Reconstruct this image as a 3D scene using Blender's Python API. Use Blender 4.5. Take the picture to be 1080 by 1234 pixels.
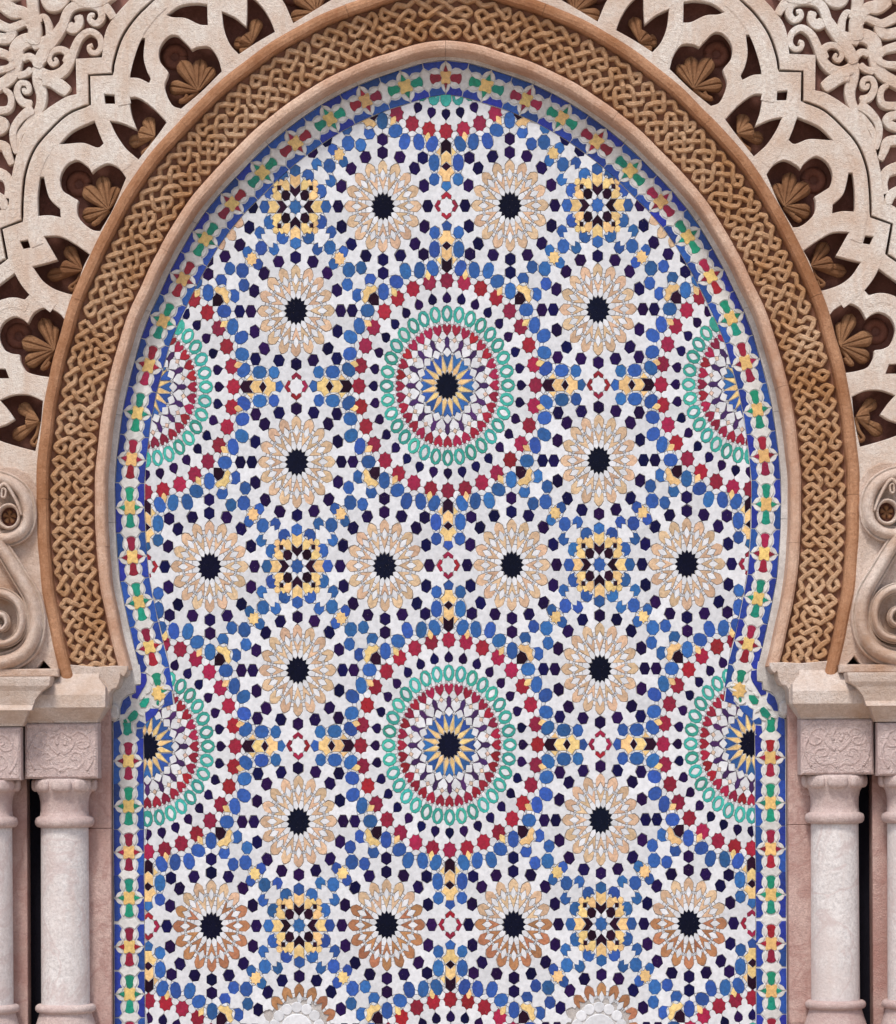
import bpy, math, random
import numpy as np
from mathutils import Vector
from mathutils.geometry import delaunay_2d_cdt

random.seed(7)
scene = bpy.context.scene
for o in list(bpy.data.objects):
    bpy.data.objects.remove(o)

# ------------------------------------------------------------------ camera, sky, sun, exposure
S = 0.002            # metres per design unit on the mosaic plane
D = 8.0              # camera distance from the mosaic plane
ZC = 1.55            # camera height (design height 0)
TH = 0.0052          # slight camera roll, radians
cam = bpy.data.cameras.new('camera')
camo = bpy.data.objects.new('camera', cam)
scene.collection.objects.link(camo)
camo.location = (0, -D, ZC)
camo.rotation_euler = (math.radians(90), TH, 0)
cam.sensor_fit = 'VERTICAL'
cam.sensor_height = 24
cam.lens = 24 * D / (1234 * S)
cam.shift_y = (900 - 617) / 1234
cam.shift_x = -1.5 / 1234
cam.clip_end = 200
scene.camera = camo

SUN_EL, SUN_AZ = math.radians(57), math.radians(-16)   # azimuth measured from straight in front, negative = from the viewer's left
world = bpy.data.worlds.new('World')
scene.world = world
world.use_nodes = True
wn = world.node_tree.nodes
sky = wn.new('ShaderNodeTexSky')
sky.sky_type = 'NISHITA'
sky.sun_disc = False
sky.sun_elevation = SUN_EL
sky.sun_rotation = math.radians(180) - SUN_AZ
sky.dust_density = 3.0
sky.air_density = 1.0
wn['Background'].inputs[1].default_value = 0.09
world.node_tree.links.new(sky.outputs[0], wn['Background'].inputs[0])

sun = bpy.data.lights.new('sun', 'SUN')
sun.energy = 1.5
sun.angle = math.radians(11)
sun.color = (1.0, 0.95, 0.88)
suno = bpy.data.objects.new('sun', sun)
scene.collection.objects.link(suno)
sdir = Vector((math.sin(SUN_AZ) * math.cos(SUN_EL), -math.cos(SUN_AZ) * math.cos(SUN_EL), math.sin(SUN_EL)))
suno.rotation_euler = sdir.to_track_quat('Z', 'Y').to_euler()
suno.location = (0, -6, 8)

scene.view_settings.view_transform = 'Standard'
scene.view_settings.look = 'None'
scene.view_settings.gamma = 1
scene.view_settings.exposure = 0.65

# ------------------------------------------------------------------ materials
def lin(r, g, b):
    return tuple(((c / 255 + 0.055) / 1.055) ** 2.4 if c > 10 else c / 255 / 12.92 for c in (r, g, b))

def nt(name):
    m = bpy.data.materials.new(name)
    m.use_nodes = True
    return m, m.node_tree, m.node_tree.nodes['Principled BSDF']

def mix(t, fac, a, b, mode='MIX'):
    n = t.nodes.new('ShaderNodeMix'); n.data_type = 'RGBA'; n.blend_type = mode
    if isinstance(fac, (int, float)): n.inputs[0].default_value = fac
    else: t.links.new(fac, n.inputs[0])
    for v, s in ((a, n.inputs[6]), (b, n.inputs[7])):
        if isinstance(v, tuple): s.default_value = (*v[:3], 1)
        else: t.links.new(v, s)
    return n.outputs[2]

def noise(t, scale, detail=4, rough=0.55, vec=None):
    n = t.nodes.new('ShaderNodeTexNoise')
    n.inputs['Scale'].default_value = scale; n.inputs['Detail'].default_value = detail
    n.inputs['Roughness'].default_value = rough
    if vec is not None: t.links.new(vec, n.inputs['Vector'])
    return n.outputs[0]

def ramp(t, val, p0, p1, c0=(0, 0, 0), c1=(1, 1, 1)):
    r = t.nodes.new('ShaderNodeValToRGB')
    r.color_ramp.elements[0].position = p0; r.color_ramp.elements[1].position = p1
    r.color_ramp.elements[0].color = (*c0, 1); r.color_ramp.elements[1].color = (*c1, 1)
    t.links.new(val, r.inputs[0])
    return r.outputs[0]

def glazed(name, rgb, dark=0.72, light=1.12, hue=0.012, chips=True, rough=0.3, spec=0.4, nsc=150, con=1.0):
    """hand-cut glazed tile: tone differs from tile to tile, mottled glaze, worn specks"""
    m, t, b = nt(name)
    oi = t.nodes.new('ShaderNodeObjectInfo'); ge = t.nodes.new('ShaderNodeNewGeometry')
    tc = t.nodes.new('ShaderNodeNewGeometry')
    ad = t.nodes.new('ShaderNodeMath'); ad.operation = 'ADD'
    t.links.new(oi.outputs['Random'], ad.inputs[0]); t.links.new(ge.outputs['Random Per Island'], ad.inputs[1])
    fr = t.nodes.new('ShaderNodeMath'); fr.operation = 'FRACT'; t.links.new(ad.outputs[0], fr.inputs[0])
    mr = t.nodes.new('ShaderNodeMapRange'); mr.inputs[3].default_value = dark; mr.inputs[4].default_value = light
    t.links.new(fr.outputs[0], mr.inputs[0])
    m2 = t.nodes.new('ShaderNodeMath'); m2.operation = 'MULTIPLY'; m2.inputs[1].default_value = 7.31
    t.links.new(fr.outputs[0], m2.inputs[0])
    f2 = t.nodes.new('ShaderNodeMath'); f2.operation = 'FRACT'; t.links.new(m2.outputs[0], f2.inputs[0])
    hr = t.nodes.new('ShaderNodeMapRange'); hr.inputs[3].default_value = 0.5 - hue; hr.inputs[4].default_value = 0.5 + hue
    t.links.new(f2.outputs[0], hr.inputs[0])
    n1 = noise(t, nsc, 4, 0.6, tc.outputs['Position'])
    base = mix(t, ramp(t, n1, 0.35, 0.7), tuple(c * (1 - 0.26 * con) for c in rgb), tuple(min(1, c * (1 + 0.16 * con)) for c in rgb))
    hs = t.nodes.new('ShaderNodeHueSaturation')
    t.links.new(hr.outputs[0], hs.inputs['Hue']); t.links.new(mr.outputs[0], hs.inputs['Value'])
    t.links.new(base, hs.inputs['Color'])
    col = hs.outputs[0]
    if chips:
        n2 = noise(t, 420, 3, 0.7, tc.outputs['Position'])
        col = mix(t, ramp(t, n2, 0.69, 0.74, (0, 0, 0), (0.7, 0.7, 0.7)), col, lin(205, 190, 178))
    t.links.new(col, b.inputs['Base Color'])
    n3 = noise(t, 90, 3, 0.5, tc.outputs['Position'])
    rr = t.nodes.new('ShaderNodeMapRange'); rr.inputs[3].default_value = rough - 0.16; rr.inputs[4].default_value = rough + 0.22
    t.links.new(n3, rr.inputs[0]); t.links.new(rr.outputs[0], b.inputs['Roughness'])
    b.inputs['Specular IOR Level'].default_value = spec
    bp = t.nodes.new('ShaderNodeBump'); bp.inputs['Strength'].default_value = 0.25; bp.inputs['Distance'].default_value = 0.002
    t.links.new(n1, bp.inputs['Height']); t.links.new(bp.outputs[0], b.inputs['Normal'])
    return m

def stone(name, c0, c1, stain=None, stain_amt=0.5, scale=9, grain=420, bump=0.35, pit=None, streak=None, vein=None):
    m, t, b = nt(name)
    g = t.nodes.new('ShaderNodeNewGeometry')
    pos = g.outputs['Position']
    a = ramp(t, noise(t, scale, 6, 0.62, pos), 0.32, 0.68)
    col = mix(t, a, c0, c1)
    gr = noise(t, grain, 3, 0.7, pos)
    mid = noise(t, 110, 4, 0.6, pos)
    col = mix(t, 0.30, col, mix(t, ramp(t, gr, 0.35, 0.65), tuple(x * 0.45 for x in c0), tuple(min(1, x * 1.35) for x in c1)))
    col = mix(t, 0.22, col, mix(t, ramp(t, mid, 0.38, 0.62), tuple(x * 0.6 for x in c0), tuple(min(1, x * 1.2) for x in c1)))
    if stain:
        s = noise(t, 5.5, 7, 0.68, pos)
        col = mix(t, ramp(t, s, 0.5 - 0.22 * stain_amt, 0.78 - 0.22 * stain_amt, (0, 0, 0), (0.9, 0.9, 0.9)), col, stain)
    if pit:
        p = noise(t, 60, 5, 0.75, pos)
        col = mix(t, ramp(t, p, 0.64, 0.72, (0, 0, 0), (0.6, 0.6, 0.6)), col, pit)
    if streak:
        mp = t.nodes.new('ShaderNodeMapping'); mp.inputs['Scale'].default_value = (26, 26, 3.2)
        t.links.new(pos, mp.inputs['Vector'])
        k = noise(t, 1.0, 5, 0.6, mp.outputs[0])
        col = mix(t, ramp(t, k, 0.52, 0.74, (0, 0, 0), (0.75, 0.75, 0.75)), col, streak)
    if vein:
        n = t.nodes.new('ShaderNodeTexNoise'); n.inputs['Scale'].default_value = 7; n.inputs['Detail'].default_value = 6; n.inputs['Distortion'].default_value = 0.8
        t.links.new(pos, n.inputs['Vector'])
        r = t.nodes.new('ShaderNodeValToRGB'); e = r.color_ramp.elements
        e[0].position = 0.47; e[1].position = 0.53; e[0].color = e[1].color = (0, 0, 0, 1)
        q = e.new(0.5); q.color = (0.55, 0.55, 0.55, 1)
        t.links.new(n.outputs[0], r.inputs[0])
        col = mix(t, r.outputs[0], col, vein)
    t.links.new(col, b.inputs['Base Color'])
    b.inputs['Roughness'].default_value = 0.88
    b.inputs['Specular IOR Level'].default_value = 0.2
    ad = t.nodes.new('ShaderNodeMath'); ad.operation = 'ADD'
    t.links.new(gr, ad.inputs[0]); t.links.new(mid, ad.inputs[1])
    bp = t.nodes.new('ShaderNodeBump'); bp.inputs['Strength'].default_value = bump; bp.inputs['Distance'].default_value = 0.005
    t.links.new(ad.outputs[0], bp.inputs['Height']); t.links.new(bp.outputs[0], b.inputs['Normal'])
    return m

M = {
    'navy': glazed('navy_glaze', lin(30, 15, 68), 0.6, 1.3, 0.03, spec=0.12),
    'black': glazed('black_glaze', lin(8, 12, 36), 0.8, 1.2, spec=0.1, rough=0.5),
    'blue': glazed('blue_glaze', lin(46, 94, 168), 0.66, 1.16, 0.014),
    'deep': glazed('deep_blue_glaze', lin(36, 68, 158), 0.7, 1.25, 0.016),
    'red': glazed('red_glaze', lin(150, 22, 54), 0.7, 1.3, 0.012),
    'plum': glazed('plum_glaze', lin(66, 30, 92), 0.7, 1.25, 0.02),
    'green': glazed('turquoise_glaze', lin(58, 166, 154), 0.76, 1.3, 0.014),
    'emerald': glazed('emerald_glaze', lin(22, 150, 122), 0.72, 1.12, 0.015),
    'cream': glazed('cream_glaze', lin(244, 206, 142), 0.84, 1.08, 0.012),
    'yellow': glazed('yellow_glaze', lin(236, 198, 126), 0.84, 1.06, 0.012),
    'tan': glazed('tan_glaze', lin(216, 184, 152), 0.8, 1.1, 0.012),
    'brown': glazed('brown_glaze', lin(178, 124, 88), 0.74, 1.14, 0.012),
    'maroon': glazed('maroon_glaze', lin(38, 13, 36), 0.6, 1.35, spec=0.12),
    'blush': glazed('blush_glaze', lin(226, 196, 176), 0.86, 1.04),
    'white': glazed('white_glaze', lin(224, 227, 232), 0.84, 1.04, 0.0, chips=False, rough=0.34, nsc=95, con=0.5),
    'ivory': glazed('ivory_glaze', lin(222, 222, 220), 0.86, 1.03, 0.0, chips=False, nsc=95, con=0.6),
    'grout': stone('grout', lin(172, 165, 161), lin(198, 193, 189), None, scale=30),
    'marble': stone('grey_marble', lin(194, 192, 190), lin(222, 221, 220), lin(160, 150, 142), 0.2, 14, 500, 0.25),
    'pale': stone('pale_limestone', lin(222, 204, 188), lin(244, 235, 226), lin(204, 174, 152), 0.3, 9, 300, 0.7, lin(176, 146, 130), lin(206, 180, 160)),
    'ground': stone('recess_shade_stone', lin(128, 90, 84), lin(156, 116, 106), lin(108, 74, 66), 0.5, 9),  # darker than the face stone: shade of the carved hollows put into the colour
    'deepground': stone('deep_recess_shade_stone', lin(116, 76, 70), lin(142, 98, 86), lin(100, 64, 52), 0.5, 9),  # shade of the deep openings painted into this stone colour
    'palm': stone('ochre_stained_stone', lin(142, 102, 72), lin(170, 130, 96), lin(116, 78, 52), 0.6, 12, 300, 0.7),
    'ringstone': stone('reddish_stone', lin(116, 72, 62), lin(136, 90, 74), None, 0.5, 9),
    'knot': stone('tan_limestone', lin(196, 154, 120), lin(226, 194, 162), lin(178, 130, 86), 0.6, 8, 300, 0.9, lin(160, 116, 84)),
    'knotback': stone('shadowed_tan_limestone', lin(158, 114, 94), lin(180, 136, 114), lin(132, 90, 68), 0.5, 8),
    'roll': stone('rose_limestone', lin(202, 164, 140), lin(230, 202, 182), lin(182, 136, 108), 0.45, 9, 300, 0.6),
    'rail': stone('brown_limestone', lin(174, 124, 90), lin(202, 158, 126), lin(146, 98, 64), 0.55, 9, 300, 0.6, None, lin(150, 102, 72)),
    'scroll': stone('cream_limestone', lin(202, 180, 166), lin(230, 214, 203), lin(180, 144, 118), 0.4, 9, 300, 0.7, lin(168, 136, 116)),
    'impost': stone('buff_limestone', lin(204, 188, 178), lin(228, 217, 210), lin(186, 158, 136), 0.35, 9, 300, 0.7, lin(168, 128, 104)),
    'pink': stone('pink_marble', lin(194, 173, 168), lin(219, 206, 202), lin(172, 142, 138), 0.4, 11, 300, 0.5, lin(232, 218, 212)),
    'shaft': stone('pale_pink_marble', lin(210, 204, 203), lin(230, 226, 225), lin(204, 190, 187), 0.3, 14, 180, 0.3, lin(192, 184, 184), lin(208, 196, 192), lin(196, 178, 176)),
    'jamb': stone('dusky_pink_stone', lin(186, 154, 148), lin(206, 182, 174), lin(164, 124, 116), 0.5, 14, 260, 0.5, lin(150, 112, 104), lin(172, 144, 135), lin(162, 124, 117)),
    'bronze': None,
    'slot_shade': stone('slot_shade_black', lin(16, 16, 26), lin(24, 22, 34), None, 0.5, 8),  # near-black colour painted in as the shade of the narrow slot
    'paving': stone('paving_stone', lin(176, 160, 146), lin(196, 182, 168), None, 0.5, 3),
}
def carved(name, c0, c1, line):
    m = stone(name, c0, c1, None, 0.4, 11, 300, 0.6)
    t = m.node_tree; b = t.nodes['Principled BSDF']
    g = t.nodes.new('ShaderNodeNewGeometry')
    n = t.nodes.new('ShaderNodeTexNoise'); n.inputs['Scale'].default_value = 34; n.inputs['Detail'].default_value = 1.5; n.inputs['Distortion'].default_value = 1.6
    t.links.new(g.outputs['Position'], n.inputs['Vector'])
    r = t.nodes.new('ShaderNodeValToRGB')
    e = r.color_ramp.elements; e[0].position = 0.455; e[1].position = 0.545; e[0].color = e[1].color = (0, 0, 0, 1)
    q = e.new(0.5); q.color = (1, 1, 1, 1)
    t.links.new(n.outputs[0], r.inputs[0])
    old = b.inputs['Base Color'].links[0].from_socket
    ms = t.nodes.new('ShaderNodeMath'); ms.operation = 'MULTIPLY'; ms.inputs[1].default_value = 0.22
    t.links.new(r.outputs[0], ms.inputs[0])
    t.links.new(mix(t, ms.outputs[0], old, line), b.inputs['Base Color'])
    bp = t.nodes.new('ShaderNodeBump'); bp.inputs['Strength'].default_value = 0.5; bp.inputs['Distance'].default_value = 0.004
    t.links.new(r.outputs[0], bp.inputs['Height'])
    t.links.new(b.inputs['Normal'].links[0].from_socket, bp.inputs['Normal'])
    t.links.new(bp.outputs[0], b.inputs['Normal'])
    return m
M['carved'] = carved('worn_carved_marble', lin(188, 164, 160), lin(212, 194, 190), lin(236, 224, 220))
bm_, bt_, bb_ = nt('bronze')
bb_.inputs['Base Color'].default_value = (*lin(130, 62, 44), 1); bb_.inputs['Metallic'].default_value = 0.8; bb_.inputs['Roughness'].default_value = 0.45
M['bronze'] = bm_

# ------------------------------------------------------------------ geometry helpers
COL = scene.collection

def fac(y):                       # size of a design unit on a plane at depth y (a thing has ONE such plane)
    return S * (D + y) / D

def U(x, y):                      # photo pixel -> design coordinates (x right, h up), camera roll taken out
    return ((x - 541.5) - TH * (y - 900), -((y - 900) + TH * (x - 541.5)))

def UL(pts, ox=0, oy=0, sc=1.0):
    return [U(ox + p[0] / sc, oy + p[1] / sc) + tuple(p[2:]) for p in pts]

def link(o, parent=None):
    COL.objects.link(o)
    if parent is not None:
        o.parent = parent
    return o

def mesh_obj(name, verts, faces, mat, parent=None, smooth=False):
    me = bpy.data.meshes.new(name)
    me.from_pydata(verts, [], faces)
    me.materials.append(mat)
    if smooth:
        me.polygons.foreach_set('use_smooth', [True] * len(me.polygons))
    me.update()
    return link(bpy.data.objects.new(name, me), parent)

def empty(name, label=None, cat=None, group=None, parent=None, loc=(0, 0, 0)):
    o = bpy.data.objects.new(name, None)
    o.empty_display_size = 0.02
    o.location = loc
    link(o, parent)
    if label: o['label'] = label
    if cat: o['category'] = cat
    if group: o['group'] = group
    return o

def world_pt(x, h, y, f):
    return (x * f, y, ZC + h * f)

def area(p):
    return 0.5 * sum(p[i][0] * p[(i + 1) % len(p)][1] - p[(i + 1) % len(p)][0] * p[i][1] for i in range(len(p)))

def ccw(p):
    return p if area(p) > 0 else p[::-1]

def inset(p, d):
    n = len(p); out = []
    for i in range(n):
        a, b, c = p[i - 1], p[i], p[(i + 1) % n]
        e1 = (b[0] - a[0], b[1] - a[1]); e2 = (c[0] - b[0], c[1] - b[1])
        l1 = math.hypot(*e1) or 1e-6; l2 = math.hypot(*e2) or 1e-6
        n1 = (-e1[1] / l1, e1[0] / l1); n2 = (-e2[1] / l2, e2[0] / l2)
        k = 1 + n1[0] * n2[0] + n1[1] * n2[1]
        k = max(k, 0.45)
        out.append((b[0] + d * (n1[0] + n2[0]) / k, b[1] + d * (n1[1] + n2[1]) / k))
    return out

def prism(poly, f, h, bev):
    """bevelled tile: poly in design units about its own origin -> verts, faces (front to -Y)"""
    poly = ccw(poly); n = len(poly); ins = inset(poly, bev)
    v = [(x * f, 0, z * f) for x, z in poly] + [(x * f, -(h - bev) * f, z * f) for x, z in poly] + [(x * f, -h * f, z * f) for x, z in ins]
    fc = []
    for i in range(n):
        j = (i + 1) % n
        fc.append((i, j, n + j, n + i)); fc.append((n + i, n + j, 2 * n + j, 2 * n + i))
    fc.append(tuple(range(2 * n, 3 * n)))
    return v, fc

def ringprism(outer, inner, f, h, bev):
    outer = ccw(outer); inner = ccw(inner); n = len(outer)
    io = inset(outer, bev); ii = inset(inner, -bev)
    v = []
    for loop, y in ((outer, 0), (outer, h - bev), (io, h), (ii, h), (inner, h - bev), (inner, 0)):
        v += [(x * f, -y * f, z * f) for x, z in loop]
    fc = []
    for k in range(5):
        for i in range(n):
            j = (i + 1) % n
            fc.append((k * n + i, k * n + j, (k + 1) * n + j, (k + 1) * n + i))
    return v, fc

def catmull(pts, per=6, closed=False):
    """smooth a polyline; a point with a third entry 1 is a corner"""
    n = len(pts); out = []
    rng = n if closed else n - 1
    for i in range(rng):
        p1 = pts[i]; p2 = pts[(i + 1) % n]
        p0 = pts[i - 1] if (closed or i > 0) else p1
        p3 = pts[(i + 2) % n] if (closed or i + 2 < n) else p2
        c1 = len(p1) > 2 and p1[2]; c2 = len(p2) > 2 and p2[2]
        m1 = (0.5 * (p2[0] - p0[0]), 0.5 * (p2[1] - p0[1])) if not c1 else (p2[0] - p1[0], p2[1] - p1[1])
        m2 = (0.5 * (p3[0] - p1[0]), 0.5 * (p3[1] - p1[1])) if not c2 else (p2[0] - p1[0], p2[1] - p1[1])
        if c1 and c2:
            out.append((p1[0], p1[1])); continue
        for k in range(per):
            t = k / per
            a = 2 * t ** 3 - 3 * t ** 2 + 1; b = t ** 3 - 2 * t ** 2 + t; c = -2 * t ** 3 + 3 * t ** 2; d = t ** 3 - t ** 2
            out.append((a * p1[0] + b * m1[0] + c * p2[0] + d * m2[0], a * p1[1] + b * m1[1] + c * p2[1] + d * m2[1]))
    if not closed:
        out.append((pts[-1][0], pts[-1][1]))
    return out

def arclen(p):
    L = [0.0]
    for i in range(1, len(p)):
        L.append(L[-1] + math.dist(p[i - 1], p[i]))
    return L

def resample(p, n):
    L = arclen(p); out = []; j = 0
    for k in range(n):
        s = L[-1] * k / (n - 1)
        while j < len(L) - 2 and L[j + 1] < s: j += 1
        t = (s - L[j]) / max(1e-9, L[j + 1] - L[j])
        out.append((p[j][0] + t * (p[j + 1][0] - p[j][0]), p[j][1] + t * (p[j + 1][1] - p[j][1])))
    return out

def normals(p):
    out = []
    for i in range(len(p)):
        a = p[max(0, i - 1)]; b = p[min(len(p) - 1, i + 1)]
        d = (b[0] - a[0], b[1] - a[1]); l = math.hypot(*d) or 1e-6
        out.append((-d[1] / l, d[0] / l))
    return out

ROUND = [(-1.0, 0.0), (-0.92, 0.5), (-0.6, 0.86), (0.0, 1.0), (0.6, 0.86), (0.92, 0.5), (1.0, 0.0)]
STRAND = [(-1.0, 0.0), (-1.0, 0.66), (-0.55, 0.97), (0.55, 1.0), (1.0, 0.66), (1.0, 0.0)]
FROND = [(-1.0, 0.0), (-0.92, 0.5), (-0.6, 0.88), (-0.2, 0.9), (0.0, 0.62), (0.2, 0.9), (0.6, 0.88), (0.92, 0.5), (1.0, 0.0)]
CARVED = [(-1.0, 0.0), (-1.0, 0.5), (-0.84, 0.62), (-0.72, 0.52), (-0.6, 0.74), (-0.3, 0.94), (0.0, 1.0), (0.3, 0.94), (0.6, 0.74), (0.72, 0.52), (0.84, 0.62), (1.0, 0.5), (1.0, 0.0)]
FLAT = [(-1.0, 0.0), (-1.0, 0.82), (-0.84, 0.98), (0.0, 1.0), (0.84, 0.98), (1.0, 0.82), (1.0, 0.0)]

def sweep(path, w, base, hgt, sec, f, sg=1):
    """ribbon along a 2D path; w, base, hgt per point; returns verts, faces (sg=-1 mirrors)"""
    N = normals(path); k = len(sec); v = []; fc = []
    for i, (p, n) in enumerate(zip(path, N)):
        for u, z in sec:
            v.append(world_pt(sg * (p[0] + n[0] * u * w[i]), p[1] + n[1] * u * w[i], -(base[i] + z * hgt[i]), f))
    for i in range(len(path) - 1):
        for j in range(k - 1):
            a = i * k + j
            q = (a, a + 1, a + k + 1, a + k)
            fc.append(q if sg > 0 else q[::-1])
    for st in (0, (len(path) - 1) * k):
        q = tuple(range(st, st + k))
        fc.append(q if (st == 0) == (sg < 0) else q[::-1])
    return v, fc

def join(parts):
    v = []; fc = []
    for a, b in parts:
        o = len(v); v += a; fc += [tuple(i + o for i in q) for q in b]
    return v, fc

def box(x0, x1, h0, h1, y0, y1, f, bev=0.0, sg=1):
    """block between two design rectangles, front y0 < back y1, bevelled front edges"""
    if sg < 0: x0, x1 = -x1, -x0
    b = bev
    v = [world_pt(x, h, y1, f) for x, h in ((x0, h0), (x1, h0), (x1, h1), (x0, h1))]
    v += [world_pt(x, h, y0 + b * f, f) for x, h in ((x0, h0), (x1, h0), (x1, h1), (x0, h1))]
    v += [world_pt(x, h, y0, f) for x, h in ((x0 + b, h0 + b), (x1 - b, h0 + b), (x1 - b, h1 - b), (x0 + b, h1 - b))]
    fc = [(3, 2, 1, 0)]
    for r in (0, 4):
        for i in range(4):
            j = (i + 1) % 4
            fc.append((r + i, r + j, r + 4 + j, r + 4 + i))
    fc.append((8, 9, 10, 11))
    return v, fc

def plate(name, outer, holes, yfront, thick, bev, mat, parent, f, sg=1):
    cu = bpy.data.curves.new(name, 'CURVE')
    cu.dimensions = '2D'; cu.fill_mode = 'BOTH'
    cu.extrude = thick / 2 - bev; cu.bevel_depth = bev; cu.bevel_resolution = 1; cu.offset = -bev
    for loop in [outer] + holes:
        sp = cu.splines.new('POLY'); sp.points.add(len(loop) - 1)
        for i, q in enumerate(loop):
            sp.points[i].co = (sg * q[0] * f, q[1] * f, 0, 1)
        sp.use_cyclic_u = True
    tmp = bpy.data.objects.new('tmp', cu); COL.objects.link(tmp)
    me = bpy.data.meshes.new_from_object(tmp.evaluated_get(bpy.context.evaluated_depsgraph_get()))
    bpy.data.objects.remove(tmp); bpy.data.curves.remove(cu)
    yc = yfront + thick / 2
    for q in me.vertices:
        x, y, z = q.co
        q.co = (x, yc - z, ZC + y)
    me.name = name
    me.materials.clear(); me.materials.append(mat)
    return link(bpy.data.objects.new(name, me), parent)

def lathe(prof, cx, cy, f, seg=40, lobes=0, lob_amt=None):
    """profile list of (h, r) in design units, bottom to top; lob_amt(h) modulates radius with the lobes"""
    v = []; fc = []
    for h, r in prof:
        la = lob_amt(h) if lob_amt else 0
        for k in range(seg):
            a = 2 * math.pi * k / seg
            rr = r * (1 + la * math.cos(lobes * a)) if lobes else r
            v.append((cx + rr * f * math.cos(a), cy + rr * f * math.sin(a), ZC + h * f))
    for i in range(len(prof) - 1):
        for k in range(seg):
            j = (k + 1) % seg
            fc.append((i * seg + k, i * seg + j, (i + 1) * seg + j, (i + 1) * seg + k))
    fc.append(tuple(range(seg))[::-1]); fc.append(tuple(range((len(prof) - 1) * seg, len(prof) * seg)))
    return v, fc

def teardrop(base, tip, w, d0, d1, bulge, f, sg=1, nt_=13, sec=ROUND):
    path = [(base[0] + (tip[0] - base[0]) * t, base[1] + (tip[1] - base[1]) * t) for t in [i / (nt_ - 1) for i in range(nt_)]]
    ws = []; bs = []; hs = []
    for i in range(nt_):
        t = i / (nt_ - 1)
        k = 0.16 + 0.84 * (t / 0.74) ** 0.85 if t < 0.74 else math.sqrt(max(0.0, 1 - ((t - 0.74) / 0.26) ** 2))
        k = max(k, 0.1)
        ws.append(w * k); bs.append(d0 + (d1 - d0) * t); hs.append(bulge * (0.35 + 0.65 * k))
    return sweep(path, ws, bs, hs, sec, f, sg)

# ------------------------------------------------------------------ arch curves (left half, springing -> crown)
A_PX = [(176.5, 852), (173, 828), (168, 803), (161, 776), (154.3, 747), (149, 722), (144.6, 698), (142.0, 671), (140.2, 644), (139, 612),
        (139, 582), (140.6, 558), (144, 527), (148.7, 494), (154.6, 465), (162.5, 436), (171.5, 404), (182, 377), (194.5, 350.5), (206.5, 325), (220, 300),
        (234.5, 275), (250, 253), (269, 230), (290.3, 208), (316, 181.5), (350, 153), (390, 125.2), (436, 101.5), (480, 85.8), (508, 77.2)]
A_D = [U(*p) for p in A_PX] + [(0.0, U(537, 73)[1])]
_ext = catmull(A_D + [(-x, h) for x, h in A_D[-2:-6:-1]], 8)
A_S = resample(_ext[:(len(A_D) - 1) * 8 + 1], 481)
A_N = [(-n[0], -n[1]) if n[0] * 1 + n[1] * -0.2 > 0 else n for n in normals(A_S)]
# outward = away from the opening (to the left / up)
A_N = []
for n in normals(A_S):
    A_N.append(n if (n[0] <= 0) else (-n[0], -n[1]))
A_N[-1] = (0.0, 1.0)
A_L = arclen(A_S)

def Aat(s):
    s = max(0, min(A_L[-1], s)); i = int(s / A_L[-1] * 480); i = min(max(i, 0), 479)
    t = (s - A_L[i]) / (A_L[i + 1] - A_L[i])
    p = (A_S[i][0] + t * (A_S[i + 1][0] - A_S[i][0]), A_S[i][1] + t * (A_S[i + 1][1] - A_S[i][1]))
    n = (A_N[i][0] + t * (A_N[i + 1][0] - A_N[i][0]), A_N[i][1] + t * (A_N[i + 1][1] - A_N[i][1]))
    l = math.hypot(*n)
    return p, (n[0] / l, n[1] / l)

def off(s, o):
    p, n = Aat(s)
    return (p[0] + n[0] * o, p[1] + n[1] * o)

def band_w(s):                      # width of the tiled border
    t = min(1, max(0, (s / A_L[-1] - 0.45) / 0.55))
    return 35.3 + 5.8 * t * t * (3 - 2 * t)

def s_of(px, o=0.0):                # arc position nearest to a photo pixel
    q = U(*px)
    best = min(range(481), key=lambda i: (A_S[i][0] + A_N[i][0] * o - q[0]) ** 2 + (A_S[i][1] + A_N[i][1] * o - q[1]) ** 2)
    return A_L[best]

S_SPR = s_of((168, 803))            # springing of the carved band
S_TOP = A_L[-1]

# outlines of the tiled panel (outer) and of the star field (inner), left half, bottom -> crown
BOT = -400
HOOK = [U(136.5, 871), U(144, 866), U(144.4, 854), U(147, 843.5), U(154, 838), U(163, 835), U(163.7, 825.4), U(170, 825), U(169.8, 812)]
LX0 = U(136.5, 1000)[0]; LX1 = U(173.5, 1000)[0]
OUT_L = [(LX0, BOT), (LX0, HOOK[0][1])] + HOOK[1:] + [off(s, 0) for s in np.linspace(S_SPR, S_TOP, 120)]
IN_TAIL = [U(173.2, 878), U(176, 871.5), U(192.6, 855), U(210, 848)]
IN_L = [(LX1, BOT), (LX1, IN_TAIL[0][1])] + IN_TAIL[1:] + [off(s, -band_w(s)) for s in np.linspace(S_SPR, S_TOP, 120)]

def full(l):
    return l + [(-x, h) for x, h in l[::-1]][1:]

OUT_F = full(OUT_L); IN_F = full(IN_L)

# ------------------------------------------------------------------ tile pattern (square cell of half size HC, squeezed by SX across)
HC = 216.5
SX = 182 / 216.5
pi = math.pi

def rot(p, a):
    c, s = math.cos(a), math.sin(a)
    return [(x * c - y * s, x * s + y * c) for x, y in p]

def at(p, c, a=0.0):
    return [(x + c[0], y + c[1]) for x, y in (rot(p, a) if a else p)]

def sym(half):                       # half outline with x >= 0, top to bottom -> closed outline
    return half + [(-x, y) for x, y in half[::-1] if abs(x) > 1e-6]

def star(n, R, r, a0=0.0):
    return [((R if k % 2 == 0 else r) * math.sin(a0 + pi * k / n), (R if k % 2 == 0 else r) * math.cos(a0 + pi * k / n)) for k in range(2 * n)]

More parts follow.
